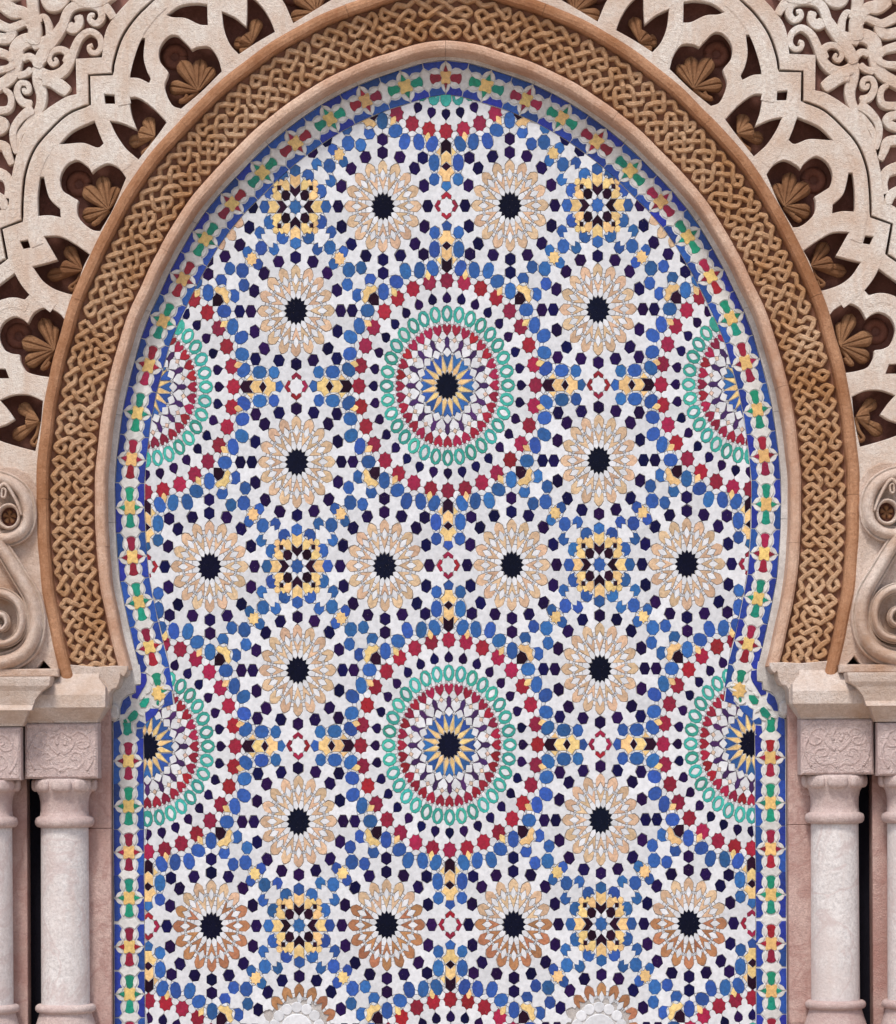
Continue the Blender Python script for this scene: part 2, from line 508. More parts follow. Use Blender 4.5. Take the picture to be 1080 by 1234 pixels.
def ngon(n, R, a0=0.0):
    return [(R * math.sin(a0 + 2 * pi * k / n), R * math.cos(a0 + 2 * pi * k / n)) for k in range(n)]

HEX = sym([(0, 7.9), (7.3, 4.1), (7.3, -4.1), (0, -7.9)])
OVAL = sym([(0, 10.4), (5.4, 8), (7.6, 3.2), (7.6, -3.2), (5.4, -8), (0, -10.4)])
NOTCH = sym([(0, 2), (4, 6.6), (7.3, 1.5), (5.6, -5.6), (0, -7.6)])
PETAL = sym([(0, 55), (3.5, 53.4), (6.8, 49), (6.5, 44), (5.9, 39.2), (3.7, 39.8), (0, 45.8)])
PETALIN = sym([(0, 30), (3.5, 35.2), (5.8, 35.7), (4.3, 30.8), (2.2, 25.3), (0, 20)])
R8 = star(8, 10.3, 8.3)
HEARTSTAR = [p for p in R8]
HEARTSTAR[0] = (0, 2.4)
LENSH = None
TILES = []       # dict(kind, mat, poly, owner, inner)

def add(kind, mat, poly, owner=None, inner=None):
    TILES.append(dict(kind=kind, mat=mat, poly=poly, owner=owner, inner=inner))

def tau(t):                        # tilt: axis leans to +p for positive t (degrees)
    return -math.radians(t)

# medallion at the cell centre
MED = ('medallion', 0, 0)
add('star_tile', 'black', star(16, 17.6, 13.2), MED)
for k in range(16):
    a = -2 * pi * k / 16
    b = a - pi / 16
    add('ray_tile', 'cream', rot(sym([(0, 36.6), (3.2, 20.0), (0, 14.2)]), b), MED)
    add('wedge_tile', 'blue', rot(sym([(0, 34.0), (4.5, 38), (5.7, 35), (0, 21.2)]), a), MED)
    add('forked_tile', 'plum', rot(sym([(0, 59.6), (3.2, 56), (3.4, 52), (2.5, 48), (6.7, 40.2), (1.2, 45.8)]), a), MED)
    add('diamond_tile', 'blush', rot(sym([(0, 58.4), (3.1, 55.5), (0, 52.4)]), b), MED)
for k in range(32):
    a = -2 * pi * k / 32
    add('heart_tile', 'red', rot(sym([(0, 70.6), (2.5, 73.9), (4.9, 73.8), (6.3, 70.6), (5.0, 65.6), (0, 60.0)]), a), MED)
    add('ring_tile', 'green', rot(sym([(0, 97.0), (4.8, 95.2), (7.7, 90), (7.5, 83.5), (4.8, 78.4), (0, 77.0)]), a), MED,
        rot(sym([(0, 94.4), (2.2, 92.0), (4.0, 88.8), (4.0, 85.4), (2.2, 82.0), (0, 79.9)]), a))
    add('lens_tile', 'white', rot(sym([(0, 93.9), (2.0, 91.7), (3.7, 88.7), (3.7, 85.6), (2.0, 82.3), (0, 80.3)]), a), MED)
    add('drop_tile', 'navy', rot(sym([(0, 113.4), (5.2, 108), (6.2, 105), (5, 101.2), (0, 99.4)]), a), MED)
    c = (-126.6 * math.sin(a), 126.6 * math.cos(a))
    if k % 2 == 0:
        add('red_star_tile', 'red', at(R8, c, a), MED)
    else:
        add('red_star_tile', 'red', at(HEARTSTAR, c, a), MED)
        add('spur_tile', 'cream', rot(sym([(0, 129.6), (2.6, 131.5), (4.4, 136), (0, 143)]), a), MED)
# rosette
RA = (91.0, HC)
ROS = ('rosette', RA[0], RA[1])
add('star_tile', 'black', at(star(16, 17.3, 13.4), RA), ROS)
for k in range(16):
    a = -2 * pi * k / 16
    add('petal_tile', 'tan', at(rot(PETAL, a), RA), ROS)
    add('inner_petal_tile', 'tan', at(rot(PETALIN, a), RA), ROS)
    c = (RA[0] - 64.2 * math.sin(a), RA[1] + 64.2 * math.cos(a))
    add('hexagon_tile', 'navy', at(HEX, c, a))
for c in ((33.4, 158.4), (91.0, 135.9)):
    add('hexagon_tile', 'navy', at(HEX, c))
# corner flower
CF = (HC, HC)
COR = ('flower', HC, HC)
add('star_tile', 'blue', at(star(8, 9.2, 7.4), CF), COR)
for k in range(4):
    a = -2 * pi * k / 4
    add('chevron_tile', 'maroon', at(rot(sym([(0, 21.6), (7.4, 27.6), (7.4, 18.6), (0, 11.6)]), a), CF), COR)
    add('cream_chevron_tile', 'cream', at(rot(sym([(0, 36.4), (7, 40), (7, 28), (0, 22.2)]), a), CF), COR)
    add('blue_hexagon_tile', 'blue', at(rot(at(HEX, (0, 43.6)), a), CF))
    d = a - pi / 4
    add('dark_hexagon_tile', 'maroon', at(rot(at(ngon(6, 7.0), (0, 19.4)), d), CF), COR)
    add('speck_tile', 'maroon', at(rot(at(ngon(4, 3.6), (0, 32.3)), d), CF), COR)
    for m_ in (1, -1):
        q = [(8.2, 19.6), (8.2, 28), (12, 33), (17.5, 30.5), (19.6, 25), (15.6, 20.4)]
        add('cream_tile', 'cream', at(rot([(x * m_, y) for x, y in q], a), CF), COR)
        add('crown_tile', 'blue', at(rot(at(sym([(0, -5.6), (3, -2.2), (7.4, -5), (8.4, 2), (5.8, 6.6), (0, 8.4)]), (0, 41.0)), a - m_ * math.radians(26.5)), CF))
        p3 = (31 * m_, 51)
        ang = math.atan2(40 - 51, (40 - 31) * m_) - pi / 2
        add('notched_tile', 'blue', at(rot(at(NOTCH, p3, ang), a), CF))
    add('cream_tile', 'cream', at(rot(sym([(0, 36.4), (4.2, 38.2), (3.6, 42.4), (0, 44.4)]), d), CF), COR)
    for m_ in (1, -1):
        add('cream_tile', 'cream', at(rot([(x * m_, y) for x, y in [(0.6, 35.8), (4.4, 32.4), (9.0, 32.0), (10.0, 35.2), (7.8, 39.4), (4.8, 37.8)]], d), CF), COR)
# red ring
RD = (0.0, HC)
RNG = ('ring', 0, HC)
for k in range(4):
    a = -2 * pi * k / 4
    add('crescent_tile', 'red', at(rot(sym([(0, 12), (3, 8.8), (6.3, 8.3), (7.2, 12), (0, 16.9)]), a), RD), RNG)
# axis and diagonal pieces
add('cream_star_tile', 'cream', sym([(5, 187.0), (6, 181), (12, 176.6), (7.4, 169.6), (0, 174.4)]))
add('lozenge_tile', 'maroon', sym([(0, 174), (7, 168.7), (0, 163.4)]))
add('cream_chevron_tile', 'cream', sym([(0, 162.8), (7.2, 168.1), (7.2, 155.5), (0, 150)]))
add('arrow_tile', 'maroon', sym([(0, 149.4), (7.2, 154.8), (7.2, 141), (0, 135.6)]))
add('spur_tile', 'cream', [(8, 145.6), (8, 156.4), (14.2, 152)])
add('blue_polygon_tile', 'blue', at(sym([(0, 6.2), (7.2, 1.2), (5, -5.6)]), (0, 192.6)))
add('blue_polygon_tile', 'blue', at(ngon(7, 8.0), (17.0, 184.4)))
add('blue_oval_tile', 'blue', at(OVAL, (17.4, 164.2)))
add('blue_oval_tile', 'blue', at(OVAL, (20.0, 141.4), tau(32)))
add('blue_oval_tile', 'blue', at(OVAL, (39.2, 139.2), tau(-10)))
add('blue_oval_tile', 'blue', at(OVAL, (59.4, 138.4), tau(22)))
add('blue_oval_tile', 'blue', at(OVAL, (72.4, 125.6), tau(76)))
add('blue_oval_tile', 'blue', at(OVAL, (91.0, 113.6)))
add('crown_tile', 'blue', at([(-8.4, 2), (-4.4, 7.6), (4, 7.8), (8.2, 2), (7.2, -5.4), (2.4, -3.2), (-4.5, -5.2)], (109.4, 127.6)))
add('dark_hexagon_tile', 'maroon', at([(-7.8, -7.8), (-7.8, 2.5), (-2.5, 7.8), (4.4, 4.4), (7.8, -2.5), (2.5, -7.8)], (105.3, 105.3)))
add('cream_star_tile', 'cream', at([(-3, 8.8), (-5.5, 12.6), (-2, 16), (4, 13.8), (9, 15.2), (11.4, 11.4), (15.2, 9), (13.8, 4), (16, -2), (12.6, -5.5), (8.8, -3), (5.3, 5.3)], (105.3, 105.3)))
add('blue_polygon_tile', 'blue', at(ngon(7, 8.2, 0.2), (122.3, 142.4)))
add('blue_polygon_tile', 'blue', at(ngon(8, 9.4, pi / 8), (140.2, 140.2)))
add('notched_tile', 'blue', at([(x * 0.95, y * 0.95) for x, y in NOTCH], (147.6, 162.2), math.atan2(-8, 5.5) - pi / 2))
add('cream_star_tile', 'cream', at(star(8, 8.6, 6.4), (153.8, 153.8)))
add('blue_polygon_tile', 'blue', at(ngon(8, 9.0, pi / 8), (167.2, 167.2)))

def cen(p):
    return (sum(q[0] for q in p) / len(p), sum(q[1] for q in p) / len(p))

OPS = [(a, b, sw) for a in (1, -1) for b in (1, -1) for sw in (0, 1)]
def opf(op, q):
    x, y = q
    if op[2]: x, y = y, x
    return (x * op[0], y * op[1])

CELL = []
seen = {}
for ti, t in enumerate(TILES):
    for op in OPS:
        pl = [opf(op, q) for q in t['poly']]
        c = cen(pl)
        if not (-HC - 0.05 <= c[0] < HC - 0.05 and -HC - 0.05 <= c[1] < HC - 0.05):
            continue
        dup = False
        for c2 in seen.get(t['kind'], ()):
            if abs(c2[0] - c[0]) < 0.6 and abs(c2[1] - c[1]) < 0.6:
                dup = True; break
        if dup: continue
        seen.setdefault(t['kind'], []).append(c)
        ow = t['owner']
        if ow:
            oc = opf(op, ow[1:])
            ow = (ow[0], oc[0], oc[1])
        CELL.append(dict(kind=t['kind'], mat=t['mat'], poly=ccw(pl), c=c, owner=ow,
                         inner=[opf(op, q) for q in t['inner']] if t['inner'] else None, uid=(ti, op)))

# white pieces: cut the ground between the coloured tiles where their corners come close
def white_pieces():
    vs = []; fs = []; own = []
    for i in (-1, 0, 1):
        for j in (-1, 0, 1):
            for t in CELL:
                cx, cy = t['c'][0] + i * 2 * HC, t['c'][1] + j * 2 * HC
                if abs(cx) > HC + 46 or abs(cy) > HC + 46: continue
                if t['kind'] == 'lens_tile': continue
                st = len(vs)
                k = len(fs)
                for q in t['poly']:
                    vs.append(Vector((q[0] + i * 2 * HC, q[1] + j * 2 * HC))); own.append(k)
                fs.append(list(range(st, len(vs))))
    ov, oe, of, ovo, oeo, ofo = delaunay_2d_cdt(vs, [], fs, 0, 0.02)
    owner_of = [own[l[0]] if l else -1 for l in ovo]
    white = [k for k in range(len(of)) if not ofo[k]]
    wset = set(white)
    par = {k: k for k in white}
    def find(a):
        while par[a] != a:
            par[a] = par[par[a]]; a = par[a]
        return a
    emap = {}
    for k in white:
        f = of[k]
        for i in range(3):
            e = tuple(sorted((f[i], f[(i + 1) % 3])))
            emap.setdefault(e, []).append(k)
    for e, ks in emap.items():
        if len(ks) == 2:
            l = (ov[e[0]] - ov[e[1]]).length
            if l > 5.6 or owner_of[e[0]] == owner_of[e[1]]:
                par[find(ks[0])] = find(ks[1])
    groups = {}
    for k in white:
        groups.setdefault(find(k), []).append(k)
    out = []
    for ks in groups.values():
        nxt = {}
        for k in ks:
            f = of[k]
            for i in range(3):
                a, b = f[i], f[(i + 1) % 3]
                key = (a, b)
                if (b, a) in nxt: del nxt[(b, a)]
                else: nxt[key] = True
        adj = {}
        for a, b in nxt: adj.setdefault(a, []).append(b)
        loops = []
        while adj:
            s0 = next(iter(adj)); lp = [s0]; cur = s0
            while True:
                if cur not in adj: break
                b = adj[cur].pop()
                if not adj[cur]: del adj[cur]
                if b == s0: break
                lp.append(b); cur = b
            if len(lp) >= 3: loops.append([(ov[q][0], ov[q][1]) for q in lp])
        if not loops: continue
        lp = max(loops, key=lambda q: abs(area(q)))
        if abs(area(lp)) < 3.0: continue
        xs = [q[0] for q in lp]; ys = [q[1] for q in lp]
        c = ((min(xs) + max(xs)) / 2, (min(ys) + max(ys)) / 2)
        if not (-HC - 0.05 <= c[0] < HC - 0.05 and -HC - 0.05 <= c[1] < HC - 0.05): continue
        lp = ccw(lp)
        out.append(dict(kind='white_tile', mat='white', poly=inset(lp, 0.34), c=c, owner=None, inner=None, uid=('w', len(out))))
    return out

CELL += white_pieces()

# ------------------------------------------------------------------ lay the tiles
panel = empty('mosaic_panel', 'tall arched mosaic panel of blue, white, red and tan glazed star tiles', 'mosaic', loc=(0, 0, 0))
plate('mortar_bed', OUT_F, [], 0.0, 0.03, 0.0005, M['grout'], panel, S)

INP = np.array(IN_F); IN_A = INP; IN_B = np.roll(INP, -1, axis=0)
def inside(pt):
    x, y = pt; a, b = IN_A, IN_B
    cond = (a[:, 1] > y) != (b[:, 1] > y)
    with np.errstate(divide='ignore', invalid='ignore'):
        xi = (b[:, 0] - a[:, 0]) * (y - a[:, 1]) / (b[:, 1] - a[:, 1]) + a[:, 0]
    return bool((cond & (x < xi)).sum() % 2)

def nearest(pt):
    p = np.array(pt); d = IN_B - IN_A
    t = np.clip(((p - IN_A) * d).sum(1) / np.maximum((d * d).sum(1), 1e-9), 0, 1)
    q = IN_A + d * t[:, None]
    dist = np.hypot(*(q - p).T); i = int(dist.argmin())
    return dist[i], q[i], d[i]

def clip_half(poly, q, n):           # keep the side with (p - q).n >= 0
    out = []; m = len(poly)
    for i in range(m):
        a, b = poly[i], poly[(i + 1) % m]
        da = (a[0] - q[0]) * n[0] + (a[1] - q[1]) * n[1]; db = (b[0] - q[0]) * n[0] + (b[1] - q[1]) * n[1]
        if da >= 0: out.append(a)
        if (da >= 0) != (db >= 0):
            t = da / (da - db); out.append((a[0] + t * (b[0] - a[0]), a[1] + t * (b[1] - a[1])))
    return out

SPOUTS = [U(357.9, 1241), U(722.0, 1241)]
PLACED = {}          # kind -> list of records
for i in (-1, 0, 1):
    for j in (-1, 0, 1, 2):
        for t in CELL:
            ox, oh = i * 2 * HC, j * 2 * HC
            cx = (t['c'][0] + ox) * SX; ch = t['c'][1] + oh + 2.0
            if ch < BOT + 8 or abs(cx) > 380 or ch > 800: continue
            if any(math.hypot(cx - q[0], ch - q[1]) < 38 for q in SPOUTS): continue
            poly = [((q[0] + ox) * SX, q[1] + oh + 2.0) for q in t['poly']]
            inner = [((q[0] + ox) * SX, q[1] + oh + 2.0) for q in t['inner']] if t['inner'] else None
            rad = max(math.hypot(q[0] - cx, q[1] - ch) for q in poly)
            dist, q, d = nearest((cx, ch)); ins = inside((cx, ch))
            clipped = False
            if dist < rad + 0.6:
                far = [p for p in poly if not inside(p)]
                if far or dist < 0.6:
                    mid_in = (cx - q[0], ch - q[1]) if ins else (q[0] - cx, q[1] - ch)
                    n = (-d[1], d[0]); l = math.hypot(*n); n = (n[0] / l, n[1] / l)
                    tp = (q[0] + n[0] * 0.5, q[1] + n[1] * 0.5)
                    if not inside(tp): n = (-n[0], -n[1])
                    qq = (q[0] + n[0] * 0.7, q[1] + n[1] * 0.7)
                    poly = clip_half(poly, qq, n); inner = None if inner is None else clip_half(inner, qq, n)
                    if len(poly) < 3 or abs(area(poly)) < 6: continue
                    clipped = True
                    if inner is not None and len(inner) < 3: inner = None
                    if inner is not None:                       # a cut ring tile keeps its two arms
                        inner = None
            elif not ins:
                continue
            mat = t['mat']
            if mat == 'tan' and t['owner']:
                lim = -188 if cx < -40 else -206
                if ch < lim - 6 * math.sin(cx * 3.1): mat = 'brown'
            ow = None
            if t['owner']:
                ow = (t['owner'][0], round((t['owner'][1] + ox) * SX, 1), round(t['owner'][2] + oh + 2.0, 1))
            PLACED.setdefault(t['kind'], []).append(dict(kind=t['kind'], mat=mat, poly=poly, c=(cx, ch), inner=inner, clipped=clipped,
                                                         owner=ow, uid=t['uid'] + (mat,), a=abs(area(poly))))

MESHES = {}
OWN = {}
TILE_H, BEV = 2.0, 0.42
OWNER_NAME = {'medallion': 'medallion', 'rosette': 'rosette', 'flower': 'eight_fold_flower', 'ring': 'red_ring'}

def owner_obj(ow):
    if ow is None: return panel
    if ow not in OWN:
        o = bpy.data.objects.new(OWNER_NAME[ow[0]], None); o.empty_display_size = 0.02
        link(o, panel)
        OWN[ow] = o
    return OWN[ow]

def tile_geo(r):
    cx, ch = r['c']
    loc = [(x - cx, h - ch) for x, h in r['poly']]
    if r['kind'] == 'white_tile':
        return prism(loc, S, TILE_H - 0.1, 0.3)
    if r['inner'] is not None:
        return ringprism(loc, [(x - cx, h - ch) for x, h in r['inner']], S, TILE_H, 0.3)
    return prism(loc, S, TILE_H, BEV)

LIMIT = 298
for kind, recs in PLACED.items():
    vis = [r for r in recs if -332 < r['c'][1] < 830]
    vis.sort(key=lambda r: (-round(r['a'] / 12), math.hypot(r['c'][0], r['c'][1] - 283)))
    if len(vis) <= LIMIT: keep = vis
    else: keep = vis[:LIMIT]
    kid = set(map(id, keep))
    rest = [r for r in recs if id(r) not in kid]
    for r in keep:
        key = r['uid'] if not r['clipped'] else None
        me = MESHES.get(key) if key else None
        if me is None:
            v, fc = tile_geo(r)
            me = bpy.data.meshes.new(kind); me.from_pydata(v, [], fc); me.materials.append(M[r['mat']])
            if key: MESHES[key] = me
        o = bpy.data.objects.new(kind, me)
        jt = 0.36
        o.location = ((r['c'][0] + random.uniform(-jt, jt)) * S, 0.0012 + random.uniform(-0.0004, 0.0004), ZC + (r['c'][1] + random.uniform(-jt, jt)) * S)
        o.rotation_euler = (random.uniform(-0.032, 0.032), random.uniform(-0.03, 0.03), random.uniform(-0.032, 0.032))
        link(o, owner_obj(r['owner']))
    bymat = {}
    for r in rest: bymat.setdefault(r['mat'], []).append(r)
    for mname, rs in bymat.items():
        parts = []
        for r in rs:
            v, fc = tile_geo(r)
            cx, ch = r['c']; dy = random.uniform(-0.0004, 0.0004) + 0.0012
            tx, tz = random.uniform(-0.014, 0.014), random.uniform(-0.014, 0.014)
            parts.append(([(x + cx * S, y + dy + x * tx + z * tz, z + ZC + ch * S) for x, y, z in v], fc))
        v, fc = join(parts)
        o = mesh_obj(kind + 's_beyond', v, fc, M[mname], panel) if len(rs) > 1 else mesh_obj(kind, v, fc, M[mname], panel)
        if len(rs) > 1: o['kind'] = 'stuff'

# ------------------------------------------------------------------ tiled border
border = empty('flower_border', parent=panel)
BORD = {}
YB = -0.0012
def border_bed():
    loop = OUT_L + IN_L[::-1]
    for sg in (1, -1):
        plate('border_bed', loop, [], YB, 0.006, 0.0004, M['ivory'], border, S, sg)
border_bed()

def lay(kind, mat, poly):
    BORD.setdefault(kind, []).append((mat, poly))

def lensp(p, q, w, n=5):
    d = (q[0] - p[0], q[1] - p[1]); out = []
    for sgn in (1, -1):
        rng = range(n) if sgn > 0 else range(n, 0, -1)
        for i in rng:
            t = i / n; k = w * math.sin(pi * t) * sgn; l = math.hypot(*d)
            out.append((p[0] + d[0] * t - d[1] / l * k, p[1] + d[1] * t + d[0] / l * k))
    return out

YEL = [(0, 6.2), (3.2, 7.9), (6.2, 8.2), (7.4, 6.6), (7.2, 3.8), (6.2, 0), (7.2, -3.8), (7.4, -6.6), (6.2, -8.2), (3.2, -7.9), (0, -6.2), (-3.2, -7.9), (-6.2, -8.2), (-7.4, -6.6), (-7.2, -3.8), (-6.2, 0), (-7.2, 3.8), (-7.4, 6.6), (-6.2, 8.2), (-3.2, 7.9)]
LOBE = [(0, 6.6), (3.6, 8.8), (4.2, 13), (4.7, 16.5), (5.7, 20), (3.6, 22.2), (0, 23), (-3.6, 22.2), (-5.7, 20), (-4.7, 16.5), (-4.2, 13), (-3.6, 8.8)]
TIP = [(6.4, 3.6), (8.6, 2.4), (13.4, 0), (8.6, -2.4), (6.4, -3.6), (5.8, 0)]
LOZ = [(12.4, 27.7), (8.4, 31.6), (6.6, 34.2), (3.6, 33.2), (0, 32.4), (-3.6, 33.2), (-6.6, 34.2), (-8.4, 31.6), (-12.4, 27.7), (-8.4, 23.8), (-6.6, 21.2), (-3.6, 23.2), (0, 24), (3.6, 23.2), (6.6, 21.2), (8.4, 23.8)]
BLU = [(18.0, 0.6), (18.0, 27.2), (13.2, 27.0), (9.4, 22.4), (11.3, 17), (11.4, 12), (9.2, 8.6), (12.4, 7.2), (15.6, 3)]

def flower(fn, col, up=1.0, dn=1.0, parts='ud', loz=True, sides=(1, -1)):
    """fn(b, a) maps local across/along to design coordinates; up/dn stretch along"""
    def mp(poly, m=(1, 1)):
        return [fn(x * m[0], (y * m[1]) * (up if y * m[1] > 0 else dn)) for x, y in poly]
    lay('yellow_flower_tile', 'yellow', mp([(x * 0.93, y * 0.95) for x, y in YEL]))
    for d, tg in ((1, 'u'), (-1, 'd')):
        if tg not in parts: continue
        lay('lobe_tile', col, mp(LOBE, (1, d)))
        for sd in sides:
            lay('blue_border_tile', 'deep', mp(BLU, (sd, d)))
            lay('petal_lens_tile', 'ivory', mp(lensp((6.4 * sd, 8.2 * d), (7.2 * sd, 21.6 * d), 2.6 * sd * d * -1 if False else 2.7)))
            lay('petal_lens_tile', 'ivory', mp(lensp((7.6 * sd, 7.6 * d), (16.6 * sd, 0.5 * d), 2.5)))
    for sd in sides:
        lay('tip_tile', col, mp(TIP, (sd, 1)))
    if loz:
        lay('lozenge_border_tile', 'ivory', mp(LOZ))

MIDO = lambda s: -band_w(s) / 2
centres = [(180, 780), (168, 725), (158.4, 671), (157, 612), (158.3, 553.8), (166.3, 498), (179.9, 441.5), (195.3, 386.6), (220, 336), (247.8, 288.6), (280.8, 246.4), (316.7, 207.5), (356, 172.8), (398, 144.2), (441.9, 122.6), (487.8, 104)]
ss = [s_of(p, -18) for p in centres] + [S_TOP]
s_spec = s_of((187, 835.6), -18)
for sgn in (1, -1):
    allc = [s_spec] + ss
    for k, s0 in enumerate(allc):
        if s0 == S_TOP and sgn < 0: continue
        mpp = None
        def fn(b, a, s0=s0, sgn=sgn):
            s = s0 + a
            if s > S_TOP:                     # past the crown, onto the other half
                p, n = Aat(2 * S_TOP - s); p = (-p[0], p[1]); n = (-n[0], n[1]); w = band_w(2 * S_TOP - s)
            else:
                p, n = Aat(s); w = band_w(s)
            o = -w / 2 - b * w / 36.6
            return (sgn * (p[0] + n[0] * o), p[1] + n[1] * o)
        up = ((allc[k + 1] if k + 1 < len(allc) else 2 * S_TOP - allc[k - 1]) - s0) / 55.4
        dn = (s0 - (allc[k - 1] if k > 0 else s0 - 55.4)) / 55.4
        col = 'emerald' if k % 2 == 0 else 'red'
        if k == 0:
            def mp0(poly): return [fn(x, y * up) for x, y in poly]
            lay('yellow_flower_tile', 'yellow', mp0(star(8, 10.2, 7.6)))
            lay('lobe_tile', col, mp0([(x, y + 1.5) for x, y in LOBE]))
            lay('lozenge_border_tile', 'ivory', mp0(LOZ))
            lay('blue_border_tile', 'deep', mp0(BLU))
            for sd in (1, -1):
                lay('petal_lens_tile', 'ivory', mp0(lensp((6.6 * sd, 10.5), (7.2 * sd, 22), 2.7)))
                lay('petal_lens_tile', 'ivory', mp0(lensp((8.6 * sd, 9), (16.4 * sd, 1.2), 2.5)))
        else:
            flower(fn, col, up, dn)
    # straight legs
    ys = [917, 971.5, 1027, 1082, 1141, 1198, 1254]
    for k, y0 in enumerate(ys):
        c = U(155.2, y0); c = (-386.6, c[1])
        fn = lambda b, a, c=c, sgn=sgn: (sgn * (c[0] + b), c[1] + a)
        col = 'red' if k % 2 == 0 else 'emerald'
        flower(fn, col, 1.0, 1.02, loz=True)
    # the turned corner, traced
    Z = lambda pts: [(sgn * q[0], q[1]) for q in UL(pts, 120, 780, 8.82)]
    for pl in ([(440, 275), (500, 285), (506, 350), (490, 400), (452, 462), (400, 550), (345, 535), (345, 505), (388, 485), (390, 410), (440, 400)],
               [(318, 515), (340, 590), (332, 622), (292, 660), (268, 708), (222, 716), (224, 650), (252, 566)],
               [(765, 455), (784, 605), (655, 648), (692, 600), (688, 540)],
               [(548, 652), (632, 655), (600, 720), (494, 796), (486, 702)],
               [(486, 812), (466, 850), (398, 852), (394, 822), (422, 778)],
               [(150, 802), (214, 776), (226, 850), (246, 918), (190, 966), (150, 984)],
               [(460, 862), (464, 950), (430, 982), (388, 940), (398, 872)]):
        lay('blue_border_tile', 'deep', Z(pl))
    for pl in ([(530, 540), (528, 580), (490, 640), (440, 640), (424, 600), (470, 545)],
               [(400, 680), (414, 716), (390, 764), (330, 796), (296, 752), (330, 704), (372, 668)],
               [(250, 800), (300, 806), (338, 800), (334, 860), (350, 912), (320, 940), (280, 940), (250, 916), (262, 860)]):
        lay('lobe_tile', 'emerald', Z(pl))
    for pl in ([(650, 440), (690, 455), (720, 462), (690, 480), (660, 490)], [(610, 570), (632, 566), (634, 600), (618, 622), (604, 600)], [(250, 770), (285, 760), (300, 800), (262, 800)]):
        lay('tip_tile', 'emerald', Z(pl))
    for p, q in (((420, 560), (480, 520)), ((480, 690), (545, 640)), ((640, 630), (690, 560)), ((560, 615), (640, 640)), ((290, 700), (345, 655)), ((220, 780), (300, 770)),
                 ((345, 815), (420, 780)), ((230, 830), (250, 930)), ((350, 830), (385, 930)), ((650, 500), (740, 470)), ((660, 430), (740, 440)), ((400, 680), (470, 730))):
        lay('petal_lens_tile', 'ivory', Z(lensp(p, q, 14)))
    lay('lozenge_border_tile', 'ivory', Z([(188, 980), (250, 930), (300, 948), (360, 930), (428, 985), (370, 1030), (305, 1018), (240, 1030)]))

for kind, rs in BORD.items():
    rs = sorted(rs, key=lambda r: cen(r[1])[1] < -332)
    keep, rest = rs[:LIMIT], rs[LIMIT:]
    for mname, poly in keep:
        c = cen(poly)
        hh = {'petal_lens_tile': 1.5, 'lozenge_border_tile': 1.35, 'blue_border_tile': 1.4, 'yellow_flower_tile': 1.55, 'tip_tile': 1.45}.get(kind, 1.45)
        v, fc = prism([(x - c[0], h - c[1]) for x, h in poly], S, hh, 0.25)
        o = mesh_obj(kind, v, fc, M[mname], border)
        o.location = (c[0] * S, YB + 0.0005 + random.uniform(-0.0003, 0.0003), ZC + c[1] * S)
        o.rotation_euler = (random.uniform(-0.014, 0.014), random.uniform(-0.02, 0.02), random.uniform(-0.014, 0.014))
    if rest:
        parts = []
        for mname, poly in rest:
            c = cen(poly)
            v, fc = prism([(x - c[0], h - c[1]) for x, h in poly], S, 1.9, 0.35)
            parts.append(([(x + c[0] * S, y + YB + 0.0005, z + ZC + c[1] * S) for x, y, z in v], fc))
        o = mesh_obj(kind + 's_beyond', *join(parts), M[rest[0][0]], border); o['kind'] = 'stuff'

# ------------------------------------------------------------------ carved arch
arch = empty('horseshoe_arch', 'tan stone horseshoe arch carved with interlaced knotwork framing the mosaic panel', 'arch')
arch.location = (0, -0.02, 0)
FA = fac(-0.07)
def along(name, prof, s0, s1, mat, parent, sg, n, f, gap=0.5, wob=0.0):
    """stone segment: profile of (offset, depth) carried along the arch from s0 to s1"""
    v = []; k = len(prof)
    svals = np.linspace(s0 + gap, s1 - gap, n)
    ph = random.uniform(0, 6)
    for s in svals:
        for o, d in prof:
            x, h = off(s, o + wob * math.sin(s * 0.11 + ph))
            v.append(world_pt(sg * x, h, -d, f))
    fc = []
    for i in range(n - 1):
        for j in range(k - 1):
            a = i * k + j; q = (a, a + k, a + k + 1, a + 1)
            fc.append(q if sg > 0 else q[::-1])
    fc.append(tuple(range(k)) if sg > 0 else tuple(range(k))[::-1])
    q = tuple(range((n - 1) * k, n * k)); fc.append(q[::-1] if sg > 0 else q)
    o = mesh_obj(name, v, fc, mat, parent)
    return o

